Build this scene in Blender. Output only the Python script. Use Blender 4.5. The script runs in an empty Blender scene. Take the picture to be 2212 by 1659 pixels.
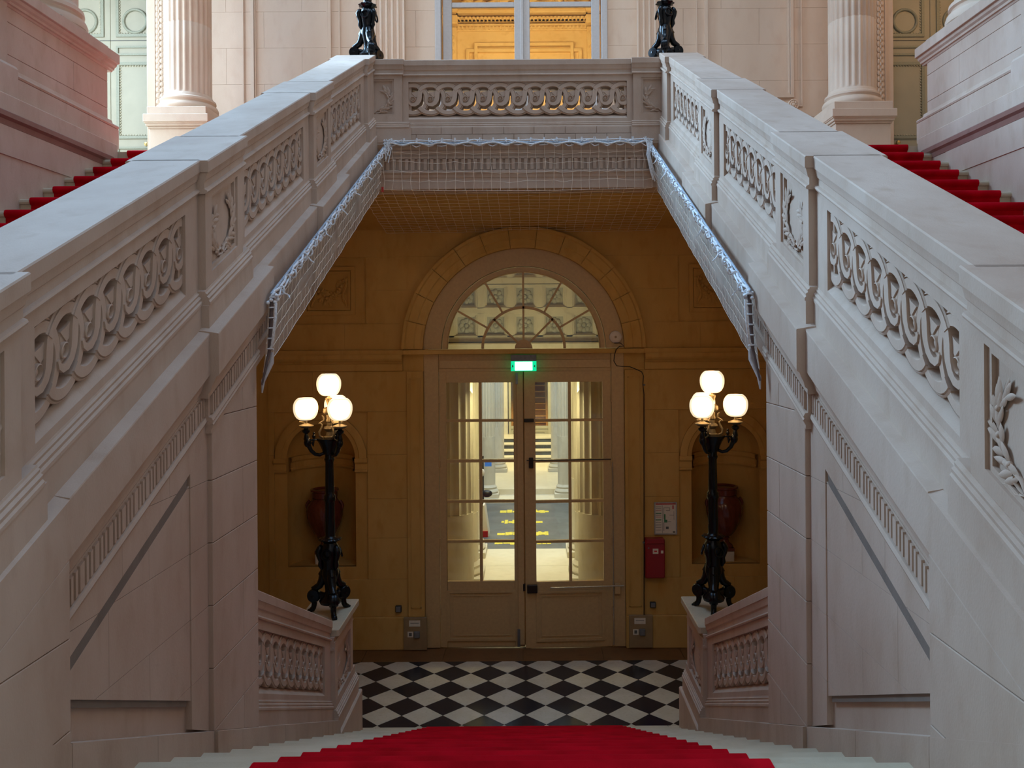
import bpy, bmesh, math, random
from mathutils import Matrix, Vector

random.seed(11)
S = bpy.context.scene
C = S.collection
PI = math.pi
sin, cos = math.sin, math.cos

# ------------------------------------------------------------------ camera, sky, lamps, exposure
F = 1785.0
TH = 0.0075
cam = bpy.data.cameras.new('camera')
cam.sensor_width = 36
cam.lens = 36 * F / 2212
cam.shift_x = -(1145 - 1106) / 2212
cam.shift_y = (728 - 829.5) / 2212
cam.clip_start = .05
co = bpy.data.objects.new('camera', cam)
C.objects.link(co)
CX = .115
co.matrix_world = Matrix.Translation((CX, 0, 0)) @ Matrix.Rotation(PI / 2, 4, 'X') @ Matrix.Rotation(-TH, 4, 'Z')
S.camera = co
S.view_settings.view_transform = 'Standard'
S.view_settings.look = 'None'
S.view_settings.gamma = 1
S.view_settings.use_curve_mapping = False
S.view_settings.exposure = 0.0
w = bpy.data.worlds.new('sky')
S.world = w
w.use_nodes = True
w.node_tree.nodes['Background'].inputs[0].default_value = (.62, .78, 1, 1)
w.node_tree.nodes['Background'].inputs[1].default_value = .16
S.cycles.max_bounces = 7
S.cycles.diffuse_bounces = 4
S.cycles.glossy_bounces = 3
S.cycles.transparent_max_bounces = 12
S.cycles.caustics_reflective = False
S.cycles.caustics_refractive = False
S.cycles.sample_clamp_indirect = 4


def area(name, loc, target, sx, sy, power, col, spread=180):
    l = bpy.data.lights.new(name, 'AREA')
    l.shape = 'RECTANGLE'
    l.size, l.size_y, l.energy, l.color = sx, sy, power, col
    l.spread = math.radians(spread)
    o = bpy.data.objects.new(name, l)
    C.objects.link(o)
    o.location = loc
    o.rotation_euler = (Vector(target) - Vector(loc)).to_track_quat('-Z', 'Y').to_euler()
    return o


COOL = (.68, .83, 1)
WARM = (1, .50, .16)
area('skylight', (0, 5.5, 10.2), (0, 5.5, 0), 8, 9, 235, (.35, .63, 1), 95)                  # glass roof over the stairwell
area('upper_wall_fill', (0, 7.6, 8.6), (0, 12.2, 3.6), 8, 1.2, 66, (.82, .93, 1), 95)               # added wash that brightens the upper wall
area('near_fill_light', (0, -1.7, 6.0), (0, 9, 2.6), 6, 3, 42, (1, .78, .60))                # unseen front fill, added to lift the landing front
area('tall_window_light', (-7.3, 10.3, 6.9), (1.8, 3.4, -.4), 3.2, 4.5, 1180, (.41, .69, 1), 115)  # tall windows on the left side
area('right_fill_light', (6.8, 7.0, 6.8), (-2, 4.0, .2), 3.5, 3.5, 46, (1, .68, .46), 120)   # added warm fill that browns the left flank
area('landing_window_light', (-7.5, 9.4, 4.2), (-5.0, 11.8, 3.3), 1.6, 3.2, 200, (.74, .89, 1))
area('right_door_fill', (6.9, 10.2, 5.6), (6.0, 12.3, 3.2), .4, .4, 22, (1, .50, .10))  # unseen warm fill added to tint the right door olive-gold
area('upper_room_light', (.0, 13.6, 4.6), (0, 16, 5.6), 3, 1.2, 95, (1, .74, .38))
area('near_column_fill', (0, 12.5, -.75), (0, 13.0, -4), 1.2, .4, 45, (1, .86, .46))  # added fill that brightens the near columns outside the door
area('passage_light', (0, 15.2, 1.4), (0, 15, -4), 3, 2, 260, (1, .86, .42))
area('far_passage_light', (0, 25.2, 1.2), (0, 25.5, -4), 5, 2.4, 440, (1, .84, .38))
area('court_daylight', (0, 18.5, 4.6), (0, 18.6, -4), 8, 3, 800, (.60, .80, 1))


# ------------------------------------------------------------------ helpers
def P(px, py, d):
    u, v = px - 1145.0, py - 728.0
    return ((u - v * TH) * d / F + CX, -(v + u * TH) * d / F)


class MB:
    def __init__(s):
        s.v, s.f = [], []

    def add(s, vs, fs):
        n = len(s.v)
        s.v += [tuple(p) for p in vs]
        s.f += [tuple(i + n for i in f) for f in fs]
        return s

    def prism(s, poly, fn, a0, a1):
        n = len(poly)
        vs = [fn(u, v, a0) for u, v in poly] + [fn(u, v, a1) for u, v in poly]
        fs = [tuple(range(n - 1, -1, -1)), tuple(range(n, 2 * n))]
        fs += [(i, (i + 1) % n, n + (i + 1) % n, n + i) for i in range(n)]
        return s.add(vs, fs)

    def strip(s, poly, fn, stations):
        n = len(poly)
        vs = []
        for a in stations:
            vs += [fn(u, v, a) for u, v in poly]
        fs = [tuple(range(n - 1, -1, -1)), tuple(range(len(vs) - n, len(vs)))]
        for k in range(len(stations) - 1):
            fs += [(k * n + i, k * n + (i + 1) % n, (k + 1) * n + (i + 1) % n, (k + 1) * n + i) for i in range(n)]
        return s.add(vs, fs)

    def box(s, x0, x1, y0, y1, z0, z1):
        return s.prism([(x0, y0), (x1, y0), (x1, y1), (x0, y1)], lambda u, v, a: (u, v, a), z0, z1)

    def lathe(s, prof, n=24, c=(0, 0, 0), rad=None, a0=0, a1=2 * PI, m=None, fn=None):
        full = abs(a1 - a0 - 2 * PI) < 1e-6
        k = n if full else n + 1
        vs = []
        for r, z in prof:
            for i in range(k):
                a = a0 + (a1 - a0) * i / n
                q = rad(a, z) if rad else 1
                p = (r * q * cos(a), r * q * sin(a), z)
                if fn:
                    p = fn(*p)
                vs.append((p[0] + c[0], p[1] + c[1], p[2] + c[2]))
        fs = []
        for j in range(len(prof) - 1):
            for i in range(n):
                i2 = (i + 1) % k
                fs.append((j * k + i, j * k + i2, (j + 1) * k + i2, (j + 1) * k + i))
        if full:
            if prof[0][0] > 1e-4:
                fs.append(tuple(range(k - 1, -1, -1)))
            if prof[-1][0] > 1e-4:
                fs.append(tuple(range((len(prof) - 1) * k, len(prof) * k)))
        return s.add(vs, fs)

    def tube(s, pts, r, n=8, closed=False, flat=1.0, up=None):
        pts = [Vector(p) for p in pts]
        m = len(pts)
        rs = r if isinstance(r, (list, tuple)) else [r] * m
        vs = []
        prev = None
        for i, p in enumerate(pts):
            a = pts[(i - 1) % m] if (closed or i > 0) else p
            b = pts[(i + 1) % m] if (closed or i < m - 1) else p
            t = (b - a)
            if t.length < 1e-9:
                t = Vector((0, 0, 1))
            t.normalize()
            if prev is None:
                q = Vector(up) if up else (Vector((0, 0, 1)) if abs(t.z) < .9 else Vector((1, 0, 0)))
                x = t.cross(q).normalized()
            else:
                x = (prev - t * prev.dot(t))
                x = x.normalized() if x.length > 1e-6 else t.orthogonal().normalized()
            prev = x
            y = t.cross(x)
            for k in range(n):
                an = 2 * PI * k / n
                vs.append(p + x * (rs[i] * cos(an)) + y * (rs[i] * flat * sin(an)))
        fs = []
        for i in range(m if closed else m - 1):
            j = (i + 1) % m
            fs += [(i * n + k, i * n + (k + 1) % n, j * n + (k + 1) % n, j * n + k) for k in range(n)]
        if not closed:
            fs += [tuple(range(n - 1, -1, -1)), tuple(range((m - 1) * n, m * n))]
        return s.add(vs, fs)

    def ell(s, c, r, n=12, m=8):
        prof = [(max(sin(PI * j / m), 1e-5), -cos(PI * j / m)) for j in range(m + 1)]
        return s.lathe(prof, n, c, fn=lambda x, y, z: (x * r[0], y * r[1], z * r[2]))

    def mesh(s, name, smooth=None):
        me = bpy.data.meshes.new(name)
        me.from_pydata(s.v, [], s.f)
        bm = bmesh.new()
        bm.from_mesh(me)
        bmesh.ops.remove_doubles(bm, verts=bm.verts, dist=1e-5)
        bmesh.ops.recalc_face_normals(bm, faces=bm.faces)
        bm.to_mesh(me)
        bm.free()
        if smooth:
            me.shade_smooth()
            me.set_sharp_from_angle(angle=math.radians(smooth))
        return me


WM = {}


def ob(name, mb, mat, parent=None, loc=(0, 0, 0), rot=(0, 0, 0), sc=(1, 1, 1), smooth=None, bev=0, **tags):
    me = mb.mesh(name, smooth) if isinstance(mb, MB) else mb
    if me is not None and mat is not None and len(me.materials) == 0:
        me.materials.append(mat)
    o = bpy.data.objects.new(name, me)
    C.objects.link(o)
    o.location, o.rotation_euler, o.scale = loc, rot, sc
    WMo = Matrix.LocRotScale(Vector(loc), __import__('mathutils').Euler(rot), Vector(sc))
    WM[o.name] = WMo
    if parent is not None:
        o.parent = parent
        o.matrix_parent_inverse = WM[parent.name].inverted()
    for k, v in tags.items():
        o[k] = v
    if bev:
        b = o.modifiers.new('edge', 'BEVEL')
        b.width, b.segments, b.limit_method, b.angle_limit = bev, 1, 'ANGLE', math.radians(35)
    return o


def root(name, loc, label=None, cat=None, group=None, kind=None):
    t = {}
    if label: t['label'] = label
    if cat: t['category'] = cat
    if group: t['group'] = group
    if kind: t['kind'] = kind
    return ob(name, None, None, loc=loc, **t)


def struct(name, mb, mat, parent=None, **k):
    if parent is None:
        k['kind'] = 'structure'
    return ob(name, mb, mat, parent, **k)


def clip(poly, a, b, c):
    out = []
    n = len(poly)
    for i in range(n):
        p, q = poly[i], poly[(i + 1) % n]
        dp, dq = a * p[0] + b * p[1] - c, a * q[0] + b * q[1] - c
        if dp <= 0:
            out.append(p)
        if dp * dq < 0:
            t = dp / (dp - dq)
            out.append((p[0] + (q[0] - p[0]) * t, p[1] + (q[1] - p[1]) * t))
    return out


def blocks(parent, poly, rows, step, fn, w0, w1, mat, gap=.005, off=0, name='stone_block', bev=.004):
    """ashlar: a convex outline cut into courses and blocks, each block an object of its own"""
    us = [p[0] for p in poly]
    u0, u1 = min(us), max(us)
    for r in range(len(rows) - 1):
        row = clip(clip(poly, 0, -1, -(rows[r] + gap / 2)), 0, 1, rows[r + 1] - gap / 2)
        if len(row) < 3:
            continue
        sh = (step / 2 if (r + off) % 2 else 0)
        edges = [u0] + [e for e in [u0 + sh + step * k for k in range(1 if sh == 0 else 0, int((u1 - u0) / step) + 2)] if u0 + .12 < e < u1 - .12] + [u1]
        for i in range(len(edges) - 1):
            g0 = 0 if i == 0 else gap / 2
            g1 = 0 if i == len(edges) - 2 else gap / 2
            cell = clip(clip(row, -1, 0, -(edges[i] + g0)), 1, 0, edges[i + 1] - g1)
            if len(cell) < 3:
                continue
            ob(name, MB().prism(cell, fn, w0, w1), mat, parent, bev=bev)


# ------------------------------------------------------------------ materials
def newmat(name):
    m = bpy.data.materials.new(name)
    m.use_nodes = True
    nt = m.node_tree
    return m, nt, nt.nodes['Principled BSDF']


def stone(name, a, b, c, rough=.75, scale=1.0, bump=.25, streak=True, spec=.25):
    m, nt, p = newmat(name)
    N, L = nt.nodes.new, nt.links.new
    g = N('ShaderNodeNewGeometry')
    n1 = N('ShaderNodeTexNoise'); n1.inputs['Scale'].default_value = 1.3 * scale; n1.inputs['Detail'].default_value = 5; n1.inputs['Roughness'].default_value = .62
    n2 = N('ShaderNodeTexNoise'); n2.inputs['Scale'].default_value = 9 * scale; n2.inputs['Detail'].default_value = 6
    n3 = N('ShaderNodeTexNoise'); n3.inputs['Scale'].default_value = 140 * scale; n3.inputs['Detail'].default_value = 2
    mp = N('ShaderNodeMapping'); mp.inputs['Scale'].default_value = (1, 1, .45) if streak else (1, 1, 1)
    L(g.outputs['Position'], mp.inputs[0])
    for n in (n1, n2, n3):
        L(mp.outputs[0], n.inputs['Vector'])
    r1 = N('ShaderNodeValToRGB')
    e = r1.color_ramp.elements
    e[0].position, e[1].position = .34, .66
    e[0].color, e[1].color = (*a, 1), (*b, 1)
    L(n1.outputs[0], r1.inputs[0])
    r2 = N('ShaderNodeValToRGB')
    e = r2.color_ramp.elements
    e[0].position, e[1].position = .52, .78
    e[0].color, e[1].color = (0, 0, 0, 1), (.55, .55, .55, 1)
    L(n2.outputs[0], r2.inputs[0])
    mx = N('ShaderNodeMix'); mx.data_type = 'RGBA'
    L(r2.outputs[0], mx.inputs[0]); L(r1.outputs[0], mx.inputs[6]); mx.inputs[7].default_value = (*c, 1)
    L(mx.outputs[2], p.inputs['Base Color'])
    bp = N('ShaderNodeBump'); bp.inputs['Strength'].default_value = bump; bp.inputs['Distance'].default_value = .004
    ad = N('ShaderNodeMath'); ad.operation = 'ADD'
    L(n3.outputs[0], ad.inputs[0]); L(n2.outputs[0], ad.inputs[1])
    L(ad.outputs[0], bp.inputs['Height']); L(bp.outputs[0], p.inputs['Normal'])
    p.inputs['Roughness'].default_value = rough
    p.inputs['Specular IOR Level'].default_value = spec
    return m


def plain(name, col, rough=.5, metal=0, var=.12, scale=30, bump=0, emit=None, es=0, spec=.5):
    m, nt, p = newmat(name)
    N, L = nt.nodes.new, nt.links.new
    n = N('ShaderNodeTexNoise'); n.inputs['Scale'].default_value = scale; n.inputs['Detail'].default_value = 4
    g = N('ShaderNodeNewGeometry'); L(g.outputs['Position'], n.inputs['Vector'])
    r = N('ShaderNodeValToRGB')
    e = r.color_ramp.elements
    e[0].position, e[1].position = .3, .7
    e[0].color = (*[x * (1 - var) for x in col], 1)
    e[1].color = (*[min(1, x * (1 + var)) for x in col], 1)
    L(n.outputs[0], r.inputs[0]); L(r.outputs[0], p.inputs['Base Color'])
    p.inputs['Roughness'].default_value = rough
    p.inputs['Metallic'].default_value = metal
    p.inputs['Specular IOR Level'].default_value = spec
    if bump:
        b = N('ShaderNodeBump'); b.inputs['Strength'].default_value = bump; b.inputs['Distance'].default_value = .003
        L(n.outputs[0], b.inputs['Height']); L(b.outputs[0], p.inputs['Normal'])
    if emit:
        p.inputs['Emission Color'].default_value = (*emit, 1)
        p.inputs['Emission Strength'].default_value = es
    return m


M = {}
M['stone'] = stone('limestone', (.475, .34, .26), (.60, .465, .375), (.42, .285, .20))
M['stone_side'] = M['stone']
M['stone_low'] = stone('lamplit_limestone', (.52, .30, .08), (.60, .37, .12), (.44, .235, .05), bump=.35)  # same limestone, with the amber lamplight put into its colour
M['stone_up'] = stone('pale_limestone', (.62, .46, .35), (.68, .53, .42), (.57, .40, .30), scale=.8)
M['step'] = stone('step_limestone', (.50, .41, .29), (.58, .49, .36), (.42, .33, .22), rough=.5, streak=False)
M['band'] = stone('threshold_stone', (.15, .065, .022), (.19, .09, .035), (.10, .04, .014), rough=.35, streak=False)
M['white'] = stone('white_marble_tile', (.50, .43, .325), (.57, .50, .40), (.41, .34, .25), rough=.11, scale=3, bump=.05, streak=False, spec=.5)
M['black'] = stone('black_marble_tile', (.008, .010, .016), (.014, .016, .024), (.03, .033, .045), rough=.11, scale=3, bump=.05, streak=False, spec=.5)
M['porphyry'] = stone('red_porphyry', (.10, .022, .014), (.15, .035, .02), (.06, .012, .008), rough=.18, scale=9, bump=.05, spec=.5)
M['dust_shade'] = stone('dust_shade_stone', (.20, .165, .14), (.27, .225, .195), (.15, .12, .10))  # dust on the panel chamfer, painted shade on the foot strip
M['red_band'] = stone('reddish_marble', (.24, .12, .095), (.31, .17, .14), (.19, .09, .07), rough=.4, streak=False)
M['floor_out'] = stone('passage_floor', (.62, .56, .44), (.70, .64, .52), (.55, .49, .37), rough=.5, streak=False)
M['stone_out'] = stone('court_stone', (.55, .50, .41), (.64, .60, .51), (.47, .41, .32))
M['coffer'] = stone('grey_coffer_stone', (.36, .35, .31), (.44, .43, .38), (.30, .29, .25))
M['asphalt'] = stone('wet_asphalt', (.075, .085, .10), (.12, .135, .15), (.16, .17, .18), rough=.4, scale=2, streak=False)
M['paint_yellow'] = plain('worn_yellow_paint', (.75, .60, .06), .6, var=.3)
M['paint'] = plain('taupe_door_paint', (.52, .345, .16), .45, var=.06)
M['paint_dark'] = plain('taupe_gap_paint', (.05, .035, .02), .7)
M['upper_paint'] = plain('grey_window_paint', (.47, .45, .45), .5, var=.05)
M['mint'] = plain('pale_green_door_paint', (.42, .385, .285), .5, var=.05, scale=4)
M['mint_trim'] = plain('green_moulding_paint', (.31, .31, .23), .5, var=.12, scale=60)
M['gilt'] = plain('gilded_beads', (.52, .47, .34), .5)
M['bronze'] = plain('blackened_bronze', (.010, .011, .013), .26, .55, var=.3)
M['old_gilt'] = plain('tarnished_bronze', (.17, .135, .085), .5, .5, var=.3)
M['brass'] = plain('brass_knob', (.5, .36, .15), .3, .9)
M['steel'] = plain('scratched_steel', (.22, .22, .23), .4, .8)
M['thread'] = plain('pale_net_twine', (.80, .72, .62), .9)
M['rope'] = plain('white_rope', (.78, .80, .84), .8, var=.2, scale=80)
M['blue_rope'] = plain('blue_steel_cable', (.36, .42, .50), .5, .2, var=.3, scale=60)
M['pole'] = plain('rusty_pole', (.13, .09, .085), .6, .3)
M['cloth_wrap'] = plain('grey_wrapping_cloth', (.50, .44, .42), .9)
M['red_tag'] = plain('red_tag', (.45, .03, .02), .6)
M['black_plastic'] = plain('black_plastic', (.012, .012, .013), .4)
M['dark_iron'] = plain('dark_iron', (.03, .022, .018), .45, .5)
M['redbox'] = plain('red_enamel', (.30, .008, .012), .35, var=.05)
M['paper'] = plain('white_paper', (.72, .66, .56), .7, var=.03)
M['ink'] = plain('grey_ink', (.12, .12, .11), .8)
M['ink_green'] = plain('green_ink', (.06, .22, .10), .8)
M['ink_red'] = plain('red_ink', (.55, .03, .04), .8)
M['alu'] = plain('aluminium', (.45, .43, .40), .4, .6)
M['plug'] = plain('grey_plastic', (.16, .16, .17), .5)
M['white_plastic'] = plain('white_plastic', (.70, .62, .55), .45, var=.03)
M['board'] = plain('brown_board', (.30, .20, .10), .5, var=.1, scale=12)
M['exit_white'] = plain('lit_sign_white', (.9, 1, .95), .4, emit=(.85, 1, .95), es=3.2)
M['exit_green'] = plain('lit_sign_green', (.0, .5, .2), .4, emit=(.0, .75, .33), es=1.0)
M['sign_blue'] = plain('blue_sign', (.05, .2, .75), .4, emit=(.03, .15, .6), es=.15)
M['brown_stair'] = plain('brown_stair_carpet', (.26, .09, .04), .8, var=.15)
M['orange_edge'] = plain('varnished_wood', (.60, .26, .08), .4, var=.2)
M['yellow_room'] = stone('golden_plaster', (.74, .52, .22), (.80, .60, .29), (.62, .40, .15), streak=False)


def carpet_mat():
    m, nt, p = newmat('red_carpet_pile')
    N, L = nt.nodes.new, nt.links.new
    g = N('ShaderNodeNewGeometry')
    n = N('ShaderNodeTexNoise'); n.inputs['Scale'].default_value = 260; n.inputs['Detail'].default_value = 2
    n2 = N('ShaderNodeTexNoise'); n2.inputs['Scale'].default_value = 5; n2.inputs['Detail'].default_value = 3
    L(g.outputs['Position'], n.inputs['Vector']); L(g.outputs['Position'], n2.inputs['Vector'])
    r = N('ShaderNodeValToRGB')
    e = r.color_ramp.elements
    e[0].position, e[1].position = .3, .7
    e[0].color, e[1].color = (.32, .0, .004, 1), (.56, .001, .011, 1)
    L(n2.outputs[0], r.inputs[0]); L(r.outputs[0], p.inputs['Base Color'])
    b = N('ShaderNodeBump'); b.inputs['Strength'].default_value = .5; b.inputs['Distance'].default_value = .004
    L(n.outputs[0], b.inputs['Height']); L(b.outputs[0], p.inputs['Normal'])
    p.inputs['Roughness'].default_value = .95
    p.inputs['Specular IOR Level'].default_value = .05
    p.inputs['Sheen Weight'].default_value = .25
    p.inputs['Sheen Tint'].default_value = (1, .05, .08, 1)
    return m


def glass_mat(name, tint=(1, 1, 1), refl=.05, wob=0):
    m, nt, p = newmat(name)
    N, L = nt.nodes.new, nt.links.new
    nt.nodes.remove(p)
    t = N('ShaderNodeBsdfTransparent'); t.inputs[0].default_value = (*tint, 1)
    g = N('ShaderNodeBsdfGlossy'); g.inputs['Roughness'].default_value = .03
    mx = N('ShaderNodeMixShader'); mx.inputs[0].default_value = refl
    L(t.outputs[0], mx.inputs[1]); L(g.outputs[0], mx.inputs[2])
    L(mx.outputs[0], nt.nodes['Material Output'].inputs[0])
    return m


def gauze_mat(name, lo, hi):
    m, nt, p = newmat(name)
    N, L = nt.nodes.new, nt.links.new
    t = N('ShaderNodeBsdfTransparent')
    mx = N('ShaderNodeMixShader')
    n = N('ShaderNodeTexNoise'); n.inputs['Scale'].default_value = 2.2; n.inputs['Detail'].default_value = 4; n.inputs['Distortion'].default_value = 1.2
    g = N('ShaderNodeNewGeometry'); L(g.outputs['Position'], n.inputs['Vector'])
    r = N('ShaderNodeMapRange'); r.inputs[1].default_value = .35; r.inputs[2].default_value = .75; r.inputs[3].default_value = lo; r.inputs[4].default_value = hi
    L(n.outputs[0], r.inputs[0]); L(r.outputs[0], mx.inputs[0])
    p.inputs['Base Color'].default_value = (.56, .48, .41, 1); p.inputs['Roughness'].default_value = 1
    L(t.outputs[0], mx.inputs[1]); L(p.outputs[0], mx.inputs[2])
    L(mx.outputs[0], nt.nodes['Material Output'].inputs[0])
    return m


def globe_mat():
    m, nt, p = newmat('lit_opal_glass')
    N, L = nt.nodes.new, nt.links.new
    lw = N('ShaderNodeLayerWeight'); lw.inputs[0].default_value = .45
    r = N('ShaderNodeValToRGB')
    e = r.color_ramp.elements
    e[0].position, e[1].position = .25, .5
    e[0].color, e[1].color = (1, .60, .24, 1), (1, .80, .52, 1)
    L(lw.outputs['Facing'], r.inputs[0])
    L(r.outputs[0], p.inputs['Emission Color'])
    mr = N('ShaderNodeMapRange'); mr.inputs[1].default_value = .04; mr.inputs[2].default_value = .45; mr.inputs[3].default_value = 15; mr.inputs[4].default_value = .95
    L(lw.outputs['Facing'], mr.inputs[0]); L(mr.outputs[0], p.inputs['Emission Strength'])
    p.inputs['Base Color'].default_value = (.8, .7, .5, 1)
    p.inputs['Roughness'].default_value = .4
    return m


M['carpet'] = carpet_mat()
M['glass'] = glass_mat('window_glass', (.97, .98, .95), .05)
M['gauze'] = gauze_mat('fine_white_gauze', .02, .16)
M['gauze_side'] = gauze_mat('folded_gauze', .42, .80)
M['globe'] = globe_mat()

# ------------------------------------------------------------------ main dimensions (metres; eye height is z = 0)
ZF = -4.0                      # lower hall floor
DW = 10.62                     # lower back wall
DU = 12.2                      # upper back wall
ZL = 1.965                     # landing floor
PU, PD = .457, .444            # pitch of the upper and lower flights
YL = 8.61                      # edge of the landing
zup = lambda y: ZL + PU * (y - YL)
Y0 = 8.16                      # lowest nosing of the central flight
zdn = lambda y: ZF + .15 + PD * (Y0 - y)


def W(px, py, d=DW):
    return P(px, py, d)


def flank(side, zf):
    return lambda c, t, s: (side * c, s, t + zf(s))


# ------------------------------------------------------------------ lower hall: floor and tiles
YT0, YT1 = 8.49, 10.20
fl = struct('floor', MB().box(-3.3, 3.3, 7.8, DW + .3, ZF - .12, ZF - .012), M['band'])
tile = .437
cx0, cy0 = .036, 10.06
xy = lambda u, v, a: (u, v, a)
for i in range(-14, 15):
    for j in range(-5, 3):
        for dark in (0, 1):
            cx = cx0 + i * tile / 1 + (0 if dark else tile / 2)
            cy = cy0 + j * tile + (tile / 2 if dark else 0)
            if abs(cx) > 2.6:
                continue
            h = tile / 2 - .003
            poly = [(cx - h, cy), (cx, cy - h), (cx + h, cy), (cx, cy + h)]
            poly = clip(clip(poly, 0, -1, -YT0), 0, 1, YT1)
            if len(poly) > 2:
                ob('floor_tile', MB().prism(poly, xy, ZF - .013, ZF), M['black' if dark else 'white'], fl)
for k in range(6):
    ob('threshold_slab', MB().box(-3 + k + .003, -2 + k - .003, YT1 + .003, DW, ZF - .013, ZF), M['band'], fl)
for k in range(5):
    ob('border_slab', MB().box(-2.5 + k + .002, -1.5 + k - .002, Y0 - .02, YT0 - .003, ZF - .013, ZF), M['step'], fl)

# ------------------------------------------------------------------ lower back wall
AX, AZ = P(1131, 753, DW)
RW, RS = P(1348, 753, DW)[0] - AX, P(1392, 753, DW)[0] - AX
zpx = lambda y: P(1131, y, DW)[1]
xpx = lambda x, y=1000: P(x, y, DW)[0]
NX = (xpx(693), xpx(1568))
NW = .60                       # half width of the niche field
NZ0, NZ1 = zpx(1249), zpx(887)
XE = 3.26
xz = lambda y0: (lambda u, v, a: (u, a, v))
fw = lambda u, v, a: (u, a, v)
ZC = 1.40
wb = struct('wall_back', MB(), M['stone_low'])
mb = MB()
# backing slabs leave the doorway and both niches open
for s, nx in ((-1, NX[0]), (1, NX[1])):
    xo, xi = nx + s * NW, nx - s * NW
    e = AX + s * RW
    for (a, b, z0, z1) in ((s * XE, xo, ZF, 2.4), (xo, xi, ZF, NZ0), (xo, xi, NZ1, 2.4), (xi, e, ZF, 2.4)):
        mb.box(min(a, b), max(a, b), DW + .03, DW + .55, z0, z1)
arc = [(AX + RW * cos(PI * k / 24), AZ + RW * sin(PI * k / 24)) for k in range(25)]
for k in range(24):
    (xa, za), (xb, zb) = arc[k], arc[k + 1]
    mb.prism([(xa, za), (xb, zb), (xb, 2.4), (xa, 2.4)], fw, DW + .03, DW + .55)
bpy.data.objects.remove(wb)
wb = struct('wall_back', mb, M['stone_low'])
# upper field of the wall: courses cut round the archivolt and the relief panels
PZ0, PZ1 = zpx(697), zpx(553)
PXc = (xpx(713), xpx(1548))
PWH = (xpx(793) - xpx(713))
rows = [zpx(755), PZ0, (PZ0 + PZ1) / 2, PZ1, zpx(495)]
g = .002
for s, pc in ((-1, PXc[0]), (1, PXc[1])):
    for r in range(4):
        z0, z1 = rows[r] + g / 2, rows[r + 1] - g / 2
        panel = r in (1, 2)

        def edge(z):
            q = RS * RS - (z - AZ) ** 2
            return AX + s * (math.sqrt(q) if q > 0 else 0)
        outer = s * XE
        segs = []
        if panel:
            segs.append((outer, pc + s * PWH, False))
            segs.append((pc - s * PWH, None, True))
        else:
            mid = pc - s * (.2 if r == 0 else -.1)
            segs.append((outer, mid, False))
            segs.append((mid, None, True))
        for a, b, cut in segs:
            if cut:
                pts = [(edge(z0 + (z1 - z0) * k / 6), z0 + (z1 - z0) * k / 6) for k in range(7)]
                pts = [(x - 0, z) for x, z in pts]
                poly = [(a - s * g / 2, z0)] + pts + [(a - s * g / 2, z1)]
            else:
                poly = [(a, z0), (b + s * g / 2, z0), (b + s * g / 2, z1), (a, z1)]
            ob('stone_block', MB().prism(poly, fw, DW, DW + .04), M['stone_low'], wb)
struct('stone_block', MB().box(-XE, XE, DW, DW + .04, zpx(495), 2.4), M['stone_low'], wb)
# archivolt in voussoirs
nv = 13
for k in range(nv):
    a0, a1 = PI * k / nv + .002, PI * (k + 1) / nv - .002
    mb = MB()
    prof = [(RW, .0), (RW, -.06), (RW + .03, -.075), (RW + .10, -.075), (RW + .115, -.09), (RS - .05, -.09), (RS - .035, -.115), (RS, -.115), (RS, .03), (RW, .03)]
    mb.strip(prof, lambda r, d, a: (AX + r * cos(a), DW + d, AZ + r * sin(a)), [a0 + (a1 - a0) * q / 4 for q in range(5)])
    ob('voussoir', mb, M['stone_low'], wb)
# impost band and cornice
zt, zb_ = zpx(754), zpx(764)
for s in (-1, 1):
    a, b = AX + s * (RS - .02), s * XE
    mb = MB().prism([(DW - .04, zt), (DW - .075, zt), (DW - .075, zb_), (DW - .04, zb_), (DW + .02, zb_), (DW + .02, zt)], lambda u, v, x: (x, u, v), min(a, b), max(a, b))
    ob('impost_band', mb, M['stone_low'], wb)
    e0 = P(945 if s < 0 else 1330, 770, DW)[0]
    zc0, zc1 = zpx(764), zpx(800)
    pr = [(DW + .02, zc0), (DW - .10, zc0), (DW - .10, zc0 - .05), (DW - .085, zc0 - .075), (DW - .06, zc0 - .095), (DW - .05, zc0 - .11), (DW - .03, zc0 - .12), (DW - .03, zc1 + .01), (DW - .012, zc1), (DW + .02, zc1)]
    ob('cornice', MB().prism(pr, lambda u, v, x: (x, u, v), min(s * XE, AX + s * RS), max(s * XE, AX + s * RS)), M['stone_low'], wb)
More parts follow.
